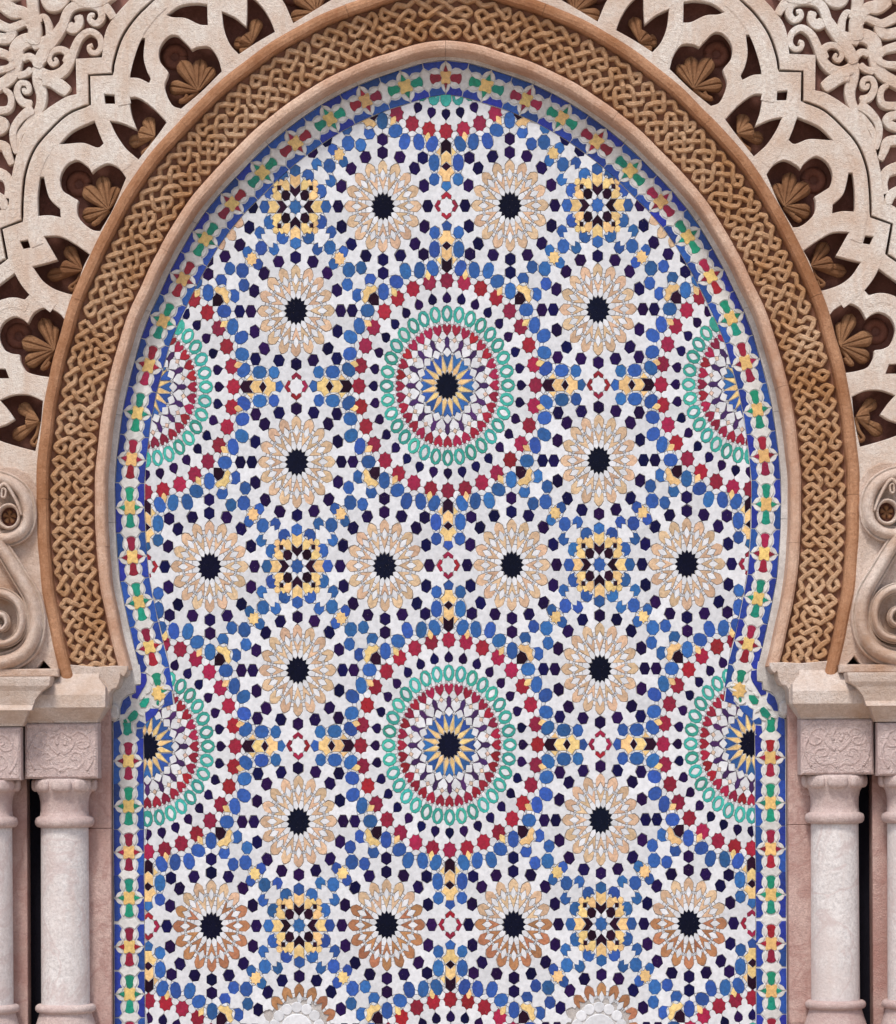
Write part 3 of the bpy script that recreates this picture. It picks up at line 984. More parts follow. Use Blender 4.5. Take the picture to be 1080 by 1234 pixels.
EDGE = [(0.4, -0.01), (0.4, 0.0048), (0.9, 0.0056), (10.8, 0.0056), (13.5, 0.0056), (13.5, -0.01)]
ROLL = [(11.6, -0.035), (11.6, 0.046), (12.6, 0.052), (14.2, 0.0555), (18, 0.057), (22, 0.0555), (24.4, 0.05), (25.0, 0.042), (25.0, -0.035)]
RAIL = [(78.2, 0.02), (78.2, 0.066), (79.2, 0.084), (81.5, 0.091), (86, 0.093), (90, 0.0915), (92.6, 0.086), (93.6, 0.078), (93.6, 0.0)]
kd = lambda o: 0.032 + (o - 27) / 52 * 0.036
KBACK = [(24.6, -0.02), (24.6, kd(26.8) - 0.006), (53, kd(53) - 0.006), (78.6, kd(78.6) - 0.006), (78.6, -0.02)]
Ltot = S_TOP - S_SPR
for sg in (1, -1):
    cuts = [0, 0.19, 0.33, 0.47, 0.60, 0.74, 0.88, 1.0]
    for a, b in zip(cuts, cuts[1:]):
        along('edging_block', EDGE, S_SPR + a * Ltot, S_SPR + b * Ltot, M['marble'], arch, sg, 26, S * 1.0, 0.25).location = (0, 0.02, 0)
    cuts = [0, 0.16, 0.36, 0.55, 0.77, 1.0]
    for a, b in zip(cuts, cuts[1:]):
        along('roll_moulding', ROLL, S_SPR + a * Ltot - (2 if a == 0 else 0), S_SPR + b * Ltot, M['roll'], arch, sg, 34, FA, 0.15, 0.25)
    cuts = [0, 0.22, 0.45, 0.68, 0.9, 1.0]
    for a, b in zip(cuts, cuts[1:]):
        along('rail_moulding', RAIL, S_SPR + a * Ltot - (0.5 if a == 0 else 0), S_SPR + b * Ltot, M['rail'], arch, sg, 34, FA, 0.15, 0.3)
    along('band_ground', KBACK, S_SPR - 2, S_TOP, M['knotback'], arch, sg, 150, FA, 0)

# interlace: strands run diagonally over a lattice, turn back at the rims and at chosen breaks, and pass over and under in turn
nK = max(8, int(round((Ltot - 6) / 74.0)))
PJ = 10                                   # lattice steps in one knot
NI = 6                                    # lattice steps across the band
NJ = 2 * nK * PJ
STEP = (2 * Ltot - 9) / NJ
BRK = {(3, 0): 'H', (1, 2): 'H', (5, 2): 'V', (2, 3): 'V', (4, 5): 'H', (1, 6): 'V', (5, 8): 'H', (3, 8): 'V', (2, 7): 'H'}

NODE = {}
_r = random.Random(11)
for _i in range(1, NI):
    for _j in range(1, NJ):
        if (_i + _j) % 2:
            _u = _r.random()
            if _u < 0.09: NODE[(_i, _j)] = None
            elif _u < 0.15: NODE[(_i, _j)] = _r.choice('VH')

def node_kind(i, j):
    if (i <= 0 or i >= NI) and (j <= 0 or j >= NJ): return 'C'
    if i <= 0 or i >= NI: return 'V'
    if j <= 0 or j >= NJ: return 'H'
    jj = j if j <= NJ // 2 else NJ - j
    return NODE.get((i, j), BRK.get((i, jj % PJ)))

def knot_xy(i, j):
    s_ = S_SPR + 4.5 + j * STEP
    o = 75.2 - i / NI * 46.6
    if s_ > S_TOP:
        q = off(2 * S_TOP - s_, o); return (-q[0], q[1]), o
    return off(s_, o), o

visited = set()
for i0 in range(NI + 1):
    for j0 in range(NJ + 1):
        if (i0 + j0) % 2 == 0 or node_kind(i0, j0) is not None: continue
        for d0 in ((1, 1), (1, -1)):
            if (i0, j0, abs(d0[0] * d0[1] + 1)) in visited: continue
            i, j, d = i0, j0, d0
            pts = []
            for _ in range(6000):
                kd_ = node_kind(i, j)
                if kd_ is None:
                    visited.add((i, j, abs(d[0] * d[1] + 1)))
                    over = (d[0] * d[1] > 0) == (i % 2 == 1)
                    pts.append((i, j, 1.0 if over else -1.0))
                elif kd_ == 'C':
                    pts.append((i - d[0] * 0.15, j - d[1] * 0.15, 0.2)); d = (-d[0], -d[1])
                elif kd_ == 'V':
                    a = 0.3 if 0 < i < NI else 0.04
                    pts.append((i - d[0] * a, j, 0.2)); d = (-d[0], d[1])
                else:
                    pts.append((i, j - d[1] * (0.28 if 0 < j < NJ else 0.05), 0.2)); d = (d[0], -d[1])
                i, j = i + d[0], j + d[1]
                if (i, j) == (i0, j0) and d == d0: break
            # points half way between the lattice nodes keep the legs straight and the bends tight
            dense = []
            m_ = len(pts)
            for q in range(m_):
                a, b = pts[q], pts[(q + 1) % m_]
                dense.append(a)
                dense.append((a[0] * 0.66 + b[0] * 0.34, a[1] * 0.66 + b[1] * 0.34, a[2] * 0.66 + b[2] * 0.34))
                dense.append((a[0] * 0.34 + b[0] * 0.66, a[1] * 0.34 + b[1] * 0.66, a[2] * 0.34 + b[2] * 0.66))
            dense = [(x + random.uniform(-0.09, 0.09), y + random.uniform(-0.09, 0.09), z) for x, y, z in dense]
            dense.append(dense[0])
            # a strand is cut into lengths of a few knots, as the carved stones are
            chunk = 66
            for c0 in range(0, len(dense) - 1, chunk):
                seg = dense[c0:c0 + chunk + 1]
                if len(seg) < 3: continue
                path = []; base = []
                for x, y, z in seg:
                    q, o = knot_xy(x, y)
                    path.append(q); base.append(kd(o) - 0.0075 + 0.0038 * z)
                p2 = []; b2 = []
                for q in range(len(path) - 1):
                    for t in (0, 0.5):
                        p2.append((path[q][0] * (1 - t) + path[q + 1][0] * t, path[q][1] * (1 - t) + path[q + 1][1] * t)); b2.append(base[q] * (1 - t) + base[q + 1] * t)
                p2.append(path[-1]); b2.append(base[-1])
                p3 = [p2[0]] + [((p2[q - 1][0] + 2 * p2[q][0] + p2[q + 1][0]) / 4, (p2[q - 1][1] + 2 * p2[q][1] + p2[q + 1][1]) / 4) for q in range(1, len(p2) - 1)] + [p2[-1]]
                w = [3.1 + 0.3 * math.sin(q * 0.37 + c0) + random.uniform(-0.12, 0.12) for q in range(len(p3))]
                mesh_obj('knot_strand', *sweep(p3, w, b2, [0.0178] * len(p3), STRAND, FA, 1), M['knot'], arch, False)
for sg in (1, -1):
    # foot of the arch above the impost
    ft = UL([(72, 800.5), (88, 801.5), (118, 804), (140, 802.5), (155, 803), (154.5, 811), (150, 816), (147, 813), (145.5, 822), (142.5, 829), (136.5, 831), (133, 836), (132.5, 853.5), (52, 853.5), (60, 826), (68, 815)])
    plate('arch_foot', ft, [], -0.078, 0.11, 0.002, M['impost'], arch, fac(-0.07), sg)
    mort = UL([(155.5, 800), (168.5, 801), (170.2, 812), (170.0, 824.6), (163.6, 825.2), (162.6, 834.6), (154, 837.6), (147, 843.2), (144.2, 853.6), (143.8, 865), (138, 870), (131, 867), (130.5, 840), (140, 828), (148, 815)])
    plate('mortar_patch', mort, [], -0.0052, 0.012, 0.001, M['marble'], arch, S, sg).location = (0, 0.02, 0)
    blob = [(sg * q[0], q[1]) for q in UL([(137.8 + 6.4 * math.cos(k * pi / 6) * (1 + 0.1 * math.sin(3 * k)), 857.5 + 9.5 * math.sin(k * pi / 6)) for k in range(12)])]
    c = cen(blob)
    o = mesh_obj('filling_stone', *prism([(x - c[0], h - c[1]) for x, h in blob], S, 6, 2.2), M['marble'], arch)
    o.location = (c[0] * S, 0.016, ZC + c[1] * S)

# ------------------------------------------------------------------ carved spandrels
FS = fac(-0.08)
def gl(o, n=70, s0=None, s1=None):
    return [off(s, o) for s in np.linspace(S_SPR if s0 is None else s0, S_TOP if s1 is None else s1, n)]

def mark(pts, corners):
    return [p + (1,) if i in corners else p for i, p in enumerate(pts)]

H = []
def hole(px, corners=(), ox=0, oy=0, sc=1.0, per=5):
    H.append(catmull(mark(UL(px, ox, oy, sc), corners), per, True))

# trefoils
hole([(153, 216), (144.2, 204.3), (131.3, 198.6), (118.3, 204.3), (111.8, 210), (107, 202.7), (94, 194.6), (81, 201), (73.7, 215.7), (76.2, 230.2), (85.9, 237.5), (95.6, 243.2), (94, 251.3), (95.6, 262.7), (103.7, 272.4), (113.5, 278.9), (122, 280), (138, 252)], (0, 4, 11, 16))
hole([(219, 133), (207.8, 127.8), (199.4, 107.4), (203, 93.6), (204, 88.9), (193.9, 75.9), (193, 61), (202.2, 47.2), (213.3, 44.4), (224.4, 53.7), (231.9, 62), (241, 58.3), (254, 59.3), (263.3, 72.2), (268, 88), (244, 112)], (0, 4, 10, 14))
hole([(79, 386), (71.3, 377.8), (57, 371.6), (42.8, 377.8), (34.8, 391.2), (28.5, 385.8), (17.8, 382.8), (5.3, 390.3), (0, 404.6), (5.3, 420.6), (14.3, 426.8), (25, 428.6), (26.7, 438.4), (33.9, 449), (48, 453.6), (61, 455.5), (71, 422)], (0, 4, 11, 15))
hole([(338, -8), (346, 11), (354, 30), (403, 0), (396, -28), (350, -34)], (2, 3))
# pointed pairs
hole([(54.3, 286.2), (72.9, 286.2), (90.8, 295), (109.5, 308), (101, 325), (91, 357), (79.4, 354.2), (64.8, 348.6), (51.9, 338.8), (40.5, 322.6), (53.5, 319.4), (70.5, 314.5), (64.8, 304.8)], (0, 3, 5, 9, 11))
hole([(156.5, 119.4), (168, 119.8), (185, 131.5), (202, 149), (190, 166), (168, 194), (162, 189), (151.9, 179.6), (140.7, 163), (133.3, 147.2), (148, 150), (166.2, 158), (159.5, 140)], (0, 3, 5, 9, 11))
hole([(268, 15.7), (270.7, 37), (278, 55.6), (288.5, 67.5), (309.6, 53.5), (332, 40.5), (326.3, 26), (317, 11), (306, 0), (298.5, -6), (298.5, 16.7), (297.6, 34.3), (283.7, 23)], (0, 3, 5, 9, 11))
hole([(0.9, 483), (17.8, 476.8), (35.7, 476.8), (53, 484), (50.5, 511.5), (44, 544.5), (26.7, 540), (8.9, 534.7), (-6, 529), (-6, 518.6), (8.9, 512.4), (19, 506), (8.9, 492)], (0, 3, 5, 8, 11))
# sickles and small squares
hole([(49.4, 214.8), (54.3, 214.8), (56.7, 227), (61.6, 241.6), (73.7, 253), (74.6, 263.5), (61.6, 261), (47, 261.8), (47, 236.7)], (0, 1, 4, 5, 7))
hole([(-6, 349), (21, 329), (30.8, 343.7), (38.9, 354.2), (31.6, 362.3), (16.2, 360), (-6, 367)], (0, 1, 3, 4, 6))
hole([(170.4, 47.2), (176, 48), (174, 70.4), (177.8, 87), (182.4, 96.3), (180.6, 101.9), (168.5, 96.3), (157.4, 95.4), (157.4, 79.6), (163, 61)], (0, 1, 5, 7))
hole([(72.2, 175.9), (88.9, 159.3), (114.8, 147.2), (120.4, 161), (125.9, 175), (118.5, 179.6), (101.9, 174), (83.3, 175)], (0, 2, 4))
hole([(201.3, 20.4), (217, 9.3), (235.6, 5.9), (250.4, 7.4), (251.3, 32.4), (241, 31.5), (224.4, 24), (209.6, 23)], (0, 3, 4))
hole([(-4, 444.7), (8, 445.6), (12.5, 457), (-4, 457)], (0, 1, 2, 3))
for sq in ([(25.1, 291.8), (34.8, 290.2), (38.1, 300), (29.2, 301.5)], [(126, 114.8), (139, 115.7), (139.8, 126.9), (127.8, 126.9)]):
    hole(sq, (0, 1, 2, 3))
H_SQ = H
# groove between the lobed lattice and the stepped outer band (centre line, photo pixels)
GRV = [(224, -34), (206, -16), (189, 0), (166.7, 20.4), (148.5, 46.3), (139, 74), (136.5, 91.2, 1), (108.6, 92.6, 1), (109.3, 127.8, 1), (83.3, 138.9), (61, 159), (42.6, 181.5), (32, 210), (28.6, 240), (28.0, 267.5, 1), (3, 277, 1), (9.7, 313, 1), (-8, 325), (-40, 345)]
GC = catmull(UL(GRV), 5)
GN = normals(GC)
g_in = [(p[0] + n[0] * 1.6, p[1] + n[1] * 1.6) for p, n in zip(GC, GN)]
g_out = [(p[0] - n[0] * 1.6, p[1] - n[1] * 1.6) for p, n in zip(GC, GN)]
# normals point to one side only: make sure g_in is the side of the arch
if g_in[10][0] + -g_in[10][1] < g_out[10][0] + -g_out[10][1]:
    g_in, g_out = g_out, g_in
OB = [(190, -34), (175, -16), (159, 0), (140.7, 20.4), (128.5, 40), (124, 71.3, 1), (92.6, 73, 1), (93.5, 115.5, 1), (79.6, 119.5), (55.6, 135), (37, 153), (24.5, 177.8), (16, 212), (11.8, 249, 1), (-8, 261), (-40, 280)]
OBC = catmull(UL(OB), 5)
XL = U(-42, 500)[0]
s_low = s_of((46, 566), 92)
rail_edge = [off(s, 89.5) for s in np.linspace(s_low, S_TOP, 90)]
TOPH = U(540, -40)[1]

# arabesque strokes of the corner, traced at 5.4 x: (points, half width, taper)
STR = [
    ([(250, 440), (258, 540), (278, 640), (252, 740), (176, 830), (130, 900), (112, 990)], 38, 0.45),
    ([(262, 482), (330, 506), (400, 486), (452, 430), (486, 340), (526, 258), (590, 216), (650, 250), (664, 312), (634, 352), (596, 346), (586, 316), (610, 304)], 34, 0.35),
    ([(436, 420), (448, 360), (400, 330), (346, 346), (326, 392), (348, 428), (376, 412), (362, 386)], 26, 0.4),
    ([(286, 520), (350, 540), (410, 580), (452, 610)], 46, 0.7),
    ([(246, 450), (286, 350), (350, 282), (410, 190), (446, 90), (500, 46), (590, 40), (654, 66), (668, 126), (632, 164), (592, 142), (596, 110), (622, 112)], 36, 0.4),
    ([(236, 270), (170, 276), (118, 320), (110, 410), (70, 520), (-10, 610)], 46, 0.8),
    ([(226, 300), (234, 200), (224, 100), (214, -40)], 40, 0.9),
    ([(214, 296), (290, 282), (360, 238), (420, 160)], 36, 0.7),
    ([(214, 690), (150, 670), (118, 610), (136, 552), (184, 556), (196, 598), (168, 608), (160, 582)], 26, 0.45),
    ([(222, 716), (150, 770), (100, 840), (92, 920), (112, 1010)], 34, 0.4),
    ([(-10, 118), (50, 190), (110, 180), (160, 160), (196, 172), (192, 200)], 32, 0.4),
    ([(-10, 236), (40, 262), (84, 226), (84, 190)], 34, 0.8),
    ([(20, 30), (90, 82), (160, 96), (214, 150)], 44, 0.8),
    ([(-10, 330), (40, 360), (90, 400)], 28, 0.8), ([(-10, 470), (40, 460), (100, 430)], 26, 0.8),
    ([(-10, 730), (46, 724), (80, 680), (70, 620), (30, 590)], 28, 0.5),
    ([(-14, 890), (20, 850), (24, 800), (-10, 770)], 30, 0.8), ([(-10, 950), (30, 960), (60, 1020), (84, 1080)], 34, 0.6),
    ([(330, 250), (322, 170), (296, 120), (266, 124), (272, 154)], 24, 0.5),
    ([(446, 176), (486, 196), (522, 160), (512, 110)], 32, 0.8),
    ([(680, 50), (720, 90), (744, 130)], 34, 0.6),
    ([(120, 502), (176, 488), (212, 456)], 24, 0.8), ([(150, 392), (200, 376), (250, 420)], 24, 0.8), ([(240, 430), (290, 400), (320, 330)], 22, 0.7),
    ([(300, -30), (330, 40), (390, 40), (440, -20)], 38, 0.9), ([(480, -40), (560, 16), (660, 14), (760, -60)], 44, 0.9),
    ([(-20, 20), (60, -10), (120, -40)], 40, 0.9),
    ([(-20, 1120), (30, 1150), (70, 1220), (60, 1300)], 40, 0.6), ([(-20, 1260), (10, 1300), (40, 1370)], 36, 0.6),
    ([(-220, 300), (-120, 260), (-20, 240)], 40, 0.9), ([(-220, 700), (-120, 640), (-20, 600)], 40, 0.9), ([(-220, 1000), (-110, 980), (-10, 960)], 40, 0.9),
]

PALM = [   # base, petal tips, curl, ring centre (photo px)
    ((131, 253), [(101, 259), (103.5, 227), (122.5, 214), (140, 226)], (112, 270), (93, 218)),
    ((239, 110), [(206, 103), (219, 75), (241, 72.5), (255.5, 82)], (217, 122), (209, 64)),
    ((66, 422), [(32, 436), (29, 411), (51, 385.5), (63, 394)], (51, 444), (20, 402)),
    ((382, 16), [(352, 20), (358, -8), (378, -22), (390, -18)], None, (352, -14)),
]
LEAF = [   # base, tips
    ((99, 326), [(79, 295), (55, 331), (72, 322)], (84, 346)),
    ((186, 165), [(176, 139), (154, 170), (166, 160)], (172, 184)),
    ((303, 53), [(310, 20), (281, 49), (293, 42)], (290, 60)),
    ((47, 508), [(22, 486), (14, 527), (30, 506)], (38, 533)),
]

for sg in (1, -1):
    side = 'left' if sg > 0 else 'right'
    sp = empty('carved_spandrel', f'pale stone spandrel pierced with lobed tracery and scrolls, at the upper {side} of the arch', 'carving', 'carved spandrels')
    sp.location = (0, -0.02, 0)
    lat_out = [p for p in g_in if p[1] < TOPH + 60] + [(XL, U(0, 352)[1]), (XL, U(0, 566)[1]), U(24, 567), U(36, 574), U(46, 590)] + rail_edge + [(0, TOPH), (g_in[0][0], TOPH)]
    lat_out = [p for i, p in enumerate(lat_out) if i == 0 or math.dist(p, lat_out[i - 1]) > 0.3]
    plate('lobed_lattice', lat_out, H, -0.080, 0.03, 0.0016, M['pale'], sp, FS, sg)
    ob = g_out + [(XL, g_out[-1][1]), (XL, OBC[-1][1])] + OBC[::-1]
    plate('stepped_band', ob, [], -0.0815, 0.03, 0.0016, M['pale'], sp, FS, sg)
    gr = OBC + [(XL, OBC[-1][1]), (XL, TOPH + 30), (OBC[0][0], TOPH + 30)]
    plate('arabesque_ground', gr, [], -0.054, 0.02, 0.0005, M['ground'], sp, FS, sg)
    back = [(XL, U(0, 600)[1]), U(40, 600)] + rail_edge + [(0, TOPH + 40), (XL, TOPH + 40)]
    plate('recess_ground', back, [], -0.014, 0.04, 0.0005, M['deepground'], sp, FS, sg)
    for pi_, (px_, hw_, up_) in enumerate((([(196, 6), (180, 22), (164, 46), (155, 70), (149, 96), (149, 116), (151, 128)], 8.2, 0.0016),
                                          ([(118, 96), (119, 112), (121, 132), (127, 158), (140, 184), (154, 204)], 7.4, 0.0009),
                                          ([(54, 184), (44, 206), (39, 236), (39.5, 262), (43, 286), (47, 297)], 7.6, 0.0016),
                                          ([(16, 279), (16, 292), (19, 310), (30, 336), (46, 356), (66, 372)], 7.0, 0.0009),
                                          ([(-4, 374), (6, 368), (20, 366), (34, 372)], 6.0, 0.0009),
                                          ([(259, -4), (258, 20), (260, 42), (268, 64), (276, 78)], 7.0, 0.0009))):
        pth = catmull(UL(px_), 6)
        mesh_obj('strap', *sweep(pth, [hw_] * len(pth), [0.078] * len(pth), [0.002 + up_] * len(pth), FLAT, FS, sg), M['pale'], sp)
    for si, (pts, hw, tp) in enumerate(STR):
        path = catmull(UL([((-90, q[1]) if q[0] < 0 and i in (0, len(pts) - 1) else q) for i, q in enumerate(pts)], 0, 0, 5.4), 5)
        n = len(path); w = []
        for i in range(n):
            t = i / (n - 1)
            k = 1 - (1 - tp) * t
            if i == 0 or i == n - 1: k *= 0.6
            w.append(hw * 1.2 / 5.4 * k * (0.94 + 0.06 * math.sin(t * 7 + si)))
        hh = 0.0285 + 0.00042 * ((si * 7) % 11)
        mesh_obj('scrollwork', *sweep(path, w, [0.050] * n, [hh + 0.0008 * i / n for i in range(n)], FLAT, FS, sg), M['pale'], sp)
    for b, tips, curl, ring in PALM:
        pm = empty('palmette', parent=sp)
        bd = U(*b)
        for ti, tp in enumerate(tips):
            tp = (b[0] + 1.1 * (tp[0] - b[0]), b[1] + 1.1 * (tp[1] - b[1]))
            mesh_obj('frond', *teardrop(bd, U(*tp), (9.6, 10.4, 9.4, 7.6)[ti], 0.064, 0.034 + 0.004 * (ti % 2), 0.018, FS, sg, 13, FROND), M['palm'], pm, False)
        if curl:
            cu = U(*curl); pth = catmull([bd, ((bd[0] + cu[0]) / 2 - 3, (bd[1] + cu[1]) / 2 - 4), cu, (cu[0] + 6, cu[1] + 3), (cu[0] + 9, cu[1] + 8)], 5)
            mesh_obj('curl', *sweep(pth, [2.8] * len(pth), [0.052] * len(pth), [0.012] * len(pth), ROUND, FS, sg), M['palm'], pm, True)
        rc = U(*ring); pth = [(rc[0] + 10.5 * math.cos(a), rc[1] + 10.5 * math.sin(a)) for a in np.linspace(0, 2 * pi, 25)]
        mesh_obj('ring', *sweep(pth, [6.2] * 25, [0.007] * 25, [0.017] * 25, ROUND, FS, sg), M['ringstone'], pm, True)
    for b, tips, curl in LEAF:
        lf = empty('leaf', parent=sp)
        bd = U(*b)
        for ti, tp in enumerate(tips):
            mesh_obj('lobe', *teardrop(bd, U(*tp), (8.6, 8.6, 10)[ti], 0.064, (0.032, 0.032, 0.05)[ti], (0.014, 0.014, 0.017)[ti], FS, sg, 13, FROND), M['palm'], lf, False)
        cu = U(*curl); mx = ((bd[0] + cu[0]) / 2, (bd[1] + cu[1]) / 2)
        pth = catmull([bd, (mx[0] + 2, mx[1] - 2), cu, (cu[0] + 5, cu[1] - 3), (cu[0] + 8, cu[1] + 3)], 5)
        mesh_obj('curl', *sweep(pth, [2.6] * len(pth), [0.05] * len(pth), [0.013] * len(pth), ROUND, FS, sg), M['palm'], lf, True)

    # scroll bracket
    FB = fac(-0.11)
    BRLOC = (0, -0.012, 0)
    br = empty('scroll_bracket', f'cream stone scroll bracket with a flower eye above the {side} outer capital', 'bracket', 'scroll brackets')
    br.location = BRLOC
    bk = [(XL, U(0, 562)[1]), U(18, 563), U(34, 571), U(46, 590), U(48.5, 625), U(51, 690), U(57, 740), U(66, 785), U(73, 815.6), (XL, U(0, 815.6)[1])]
    plate('back_slab', bk, [catmull(mark(UL([(44, 805.5), (52, 795.5), (61, 805.5)]), (0, 1, 2)), 2, True)], -0.094, 0.08, 0.002, M['scroll'], br, FB, sg)
    def stroke(name, px, w, base, hgt, mat=M['scroll'], sec=ROUND, par=br):
        path = catmull(UL(px), 6); n = len(path)
        ww = w if not callable(w) else [w(i / (n - 1)) for i in range(n)]
        if isinstance(ww, (int, float)): ww = [ww] * n
        bs = base if not callable(base) else [base(i / (n - 1)) for i in range(n)]
        if isinstance(bs, (int, float)): bs = [bs] * n
        return mesh_obj(name, *sweep(path, ww, bs, [hgt] * n, sec, FB, sg), mat, par, True)
    stroke('upper_volute', [(-40, 586), (-14, 577), (8, 580), (26, 592), (34, 612), (32, 634), (20, 646), (2, 650), (-14, 646)], 10.5, 0.088, 0.042, sec=CARVED)
    stroke('stem', [(-30, 612), (-10, 640), (8, 668), (24, 694), (40, 722), (45, 752), (38, 778), (20, 794), (-6, 800), (-30, 796)], lambda t: 9 + 4.5 * t, lambda t: 0.09, 0.05, sec=CARVED)
    stroke('lower_volute', [(-36, 738), (-22, 722), (2, 715), (22, 726), (29, 748), (22, 768), (4, 776), (-12, 768), (-16, 752), (-6, 741), (6, 742), (10, 752), (4, 759), (0, 754)], lambda t: 7.8 - 4.4 * t, 0.096, 0.046, sec=CARVED)
    stroke('leaf', [(-8, 604), (2, 588), (10, 586), (22, 606), (28, 622)], lambda t: 3.2 - 1.8 * t, 0.122, 0.012)
    stroke('leaf', [(4, 600), (5, 590), (9, 592), (8, 600), (4, 600)], 1.5, 0.122, 0.01)
    stroke('flower_socket', [(12 + 12.5 * math.cos(a), 623 + 14 * math.sin(a)) for a in np.linspace(0, 2 * pi, 15)], 2.6, 0.094, 0.034)
    ec = U(12, 623)
    eye = mesh_obj('eye', *plate_disc if False else prism([(ec[0] * sg * 0 + 11 * math.cos(a), 12 * math.sin(a)) for a in np.linspace(0, 2 * pi, 17)[:-1]], FB, 1.2, 0.2), M['deepground'], br)
    eye.location = (sg * ec[0] * FB, -0.0945, ZC + ec[1] * FB)
    for k in range(5):
        a = 2 * pi * k / 5 + 0.3
        mesh_obj('flower_petal', *teardrop(ec, (ec[0] + 8.6 * math.cos(a), ec[1] + 8.6 * math.sin(a)), 3.4, 0.098, 0.098, 0.009, FB, sg), M['palm'], br, True)
    for dx in (0,):
        mesh_obj('sill', *box(XL, U(72, 812)[0], U(0, 816)[1], U(0, 806.5)[1], -0.128, -0.08, FB, 1.2, sg), M['scroll'], br)

# ------------------------------------------------------------------ columns
def column(px_c, ytop, yb0, yb1, yaxis, label, sg, blockmat, imp_to, imp_pts):
    f = fac(yaxis)
    cx, _ = U(px_c, 900); cx *= sg
    h = lambda y: U(100, y)[1]
    root = thing = empty('stone_column', label, 'column', 'columns flanking the mosaic', loc=(0, 0, 0))
    root['kind'] = 'thing'
    wx = cx * f
    sh = [(h(1260), 28.8), (h(1212), 29.2), (h(1120), 29.0), (h(1000), 28.6), (h(994), 28.6)]
    mesh_obj('shaft', *lathe(sh, wx, yaxis, f, 48), M['shaft'], root, True)
    bs = [(h(1300), 50), (h(1290), 50), (h(1284), 47), (h(1270), 46), (h(1250), 41), (h(1232), 35), (h(1221), 31.6), (h(1219.5), 31.6), (h(1219), 34.5), (h(1217), 36.2), (h(1214), 36.6), (h(1211.4), 35.6), (h(1209.6), 33), (h(1209.4), 29)]
    mesh_obj('base', *lathe(bs, wx, yaxis, f, 48), M['pink'], root, True)
    mesh_obj('pedestal', *box(cx - 52, cx + 52, (0 - ZC) / f, h(1298), yaxis - 52 * f, yaxis + 52 * f, f, 1.5), M['jamb'], root)
    cap = mesh_obj('capital', *lathe([(h(997), 29.2), (h(996), 33), (h(993.5), 35.2), (h(989.5), 35.8), (h(985.5), 34.6), (h(983.6), 31.4), (h(983), 29.6), (h(976), 28.8), (h(966), 29.0), (h(958), 30.6), (h(954), 33), (h(951), 34.4), (h(938), 35.4)], wx, yaxis, f, 64), M['pink'], root, True)
    for k in range(8):
        a = 2 * pi * k / 8
        ca, sa = math.cos(a), math.sin(a)
        # a thick curling leaf tip under the block
        v = []; fc = []; nu, nv = 9, 12
        hc, rc = h(946.2), 34.4
        for i in range(nu + 1):
            th = -pi / 2 + pi * i / nu
            for j in range(nv):
                ph = 2 * pi * j / nv
                sq = lambda z, e: math.copysign(abs(z) ** e, z)
                dz = 7.8 * sq(math.sin(th), 0.6); rr = rc + 5.2 * sq(math.cos(th), 0.6) * sq(math.cos(ph), 0.7) - (2.0 if dz < 0 else 0) * (dz / 8.4) ** 2
                tt = 12.6 * sq(math.cos(th), 0.6) * sq(math.sin(ph), 0.7)
                v.append((wx + (rr * ca - tt * sa) * f, yaxis + (rr * sa + tt * ca) * f, ZC + (hc + dz) * f))
        for i in range(nu):
            for j in range(nv):
                k2 = (j + 1) % nv
                fc.append((i * nv + j, i * nv + k2, (i + 1) * nv + k2, (i + 1) * nv + j))
        mesh_obj('leaf', v, fc, M['pink'], cap, True)
    b = 43.5
    mesh_obj('block', *box(cx - b, cx + b, h(yb1), h(yb0), yaxis - 0.064, yaxis + b * f * 0.9, f, 2.6), blockmat, root)
    hm = (h(yb0) + h(yb1)) / 2; hs = (h(yb0) - h(yb1)) / 2
    orn = []
    for m_ in (1, -1):
        for px_, w_ in (([(0, -26), (8, -20), (18, -22), (26, -14), (24, -4), (15, -2), (12, -9), (18, -11)], 2.2),
                        ([(0, 26), (10, 18), (20, 24), (31, 18), (32, 6), (23, 3), (19, 10), (24, 13)], 2.2),
                        ([(2, -4), (10, 2), (16, 12), (10, 20)], 2.6), ([(30, -24), (36, -12), (37, 2), (33, 12)], 1.9), ([(4, 8), (6, 14), (3, 20)], 2.4)):
            pth = catmull([(cx + m_ * q[0] * 1.02 + random.uniform(-0.8, 0.8), hm + q[1] * 0.95 + random.uniform(-0.8, 0.8)) for q in px_], 5)
            nn = len(pth)
            orn.append(sweep(pth, [w_ * (1.0 - 0.35 * i / nn) for i in range(nn)], [-(yaxis - 0.064) - 0.001] * nn, [0.0024 + 0.0002 * (len(orn) % 5)] * nn, ROUND, f, 1))
    mesh_obj('block_carving', *join(orn), blockmat, root, True)
    v = []
    for (l, r, fr), y in imp_pts:
        x0, x1 = (l, r)
        X0, X1 = U(x0, y)[0], U(x1, y)[0]
        if sg < 0: X0, X1 = -X1, -X0
        hh = h(y)
        v += [world_pt(X0, hh, fr, f), world_pt(X1, hh, fr, f), world_pt(X1, hh, 0.02, f), world_pt(X0, hh, 0.02, f)]
    fc = []
    for i in range(len(imp_pts) - 1):
        for j in range(4):
            k = (j + 1) % 4
            fc.append((i * 4 + j, i * 4 + k, (i + 1) * 4 + k, (i + 1) * 4 + j))
    n = len(imp_pts) - 1
    fc += [(3, 2, 1, 0), (4 * n, 4 * n + 1, 4 * n + 2, 4 * n + 3)]
    mesh_obj('impost', v, fc, M['impost'], root)
    return root

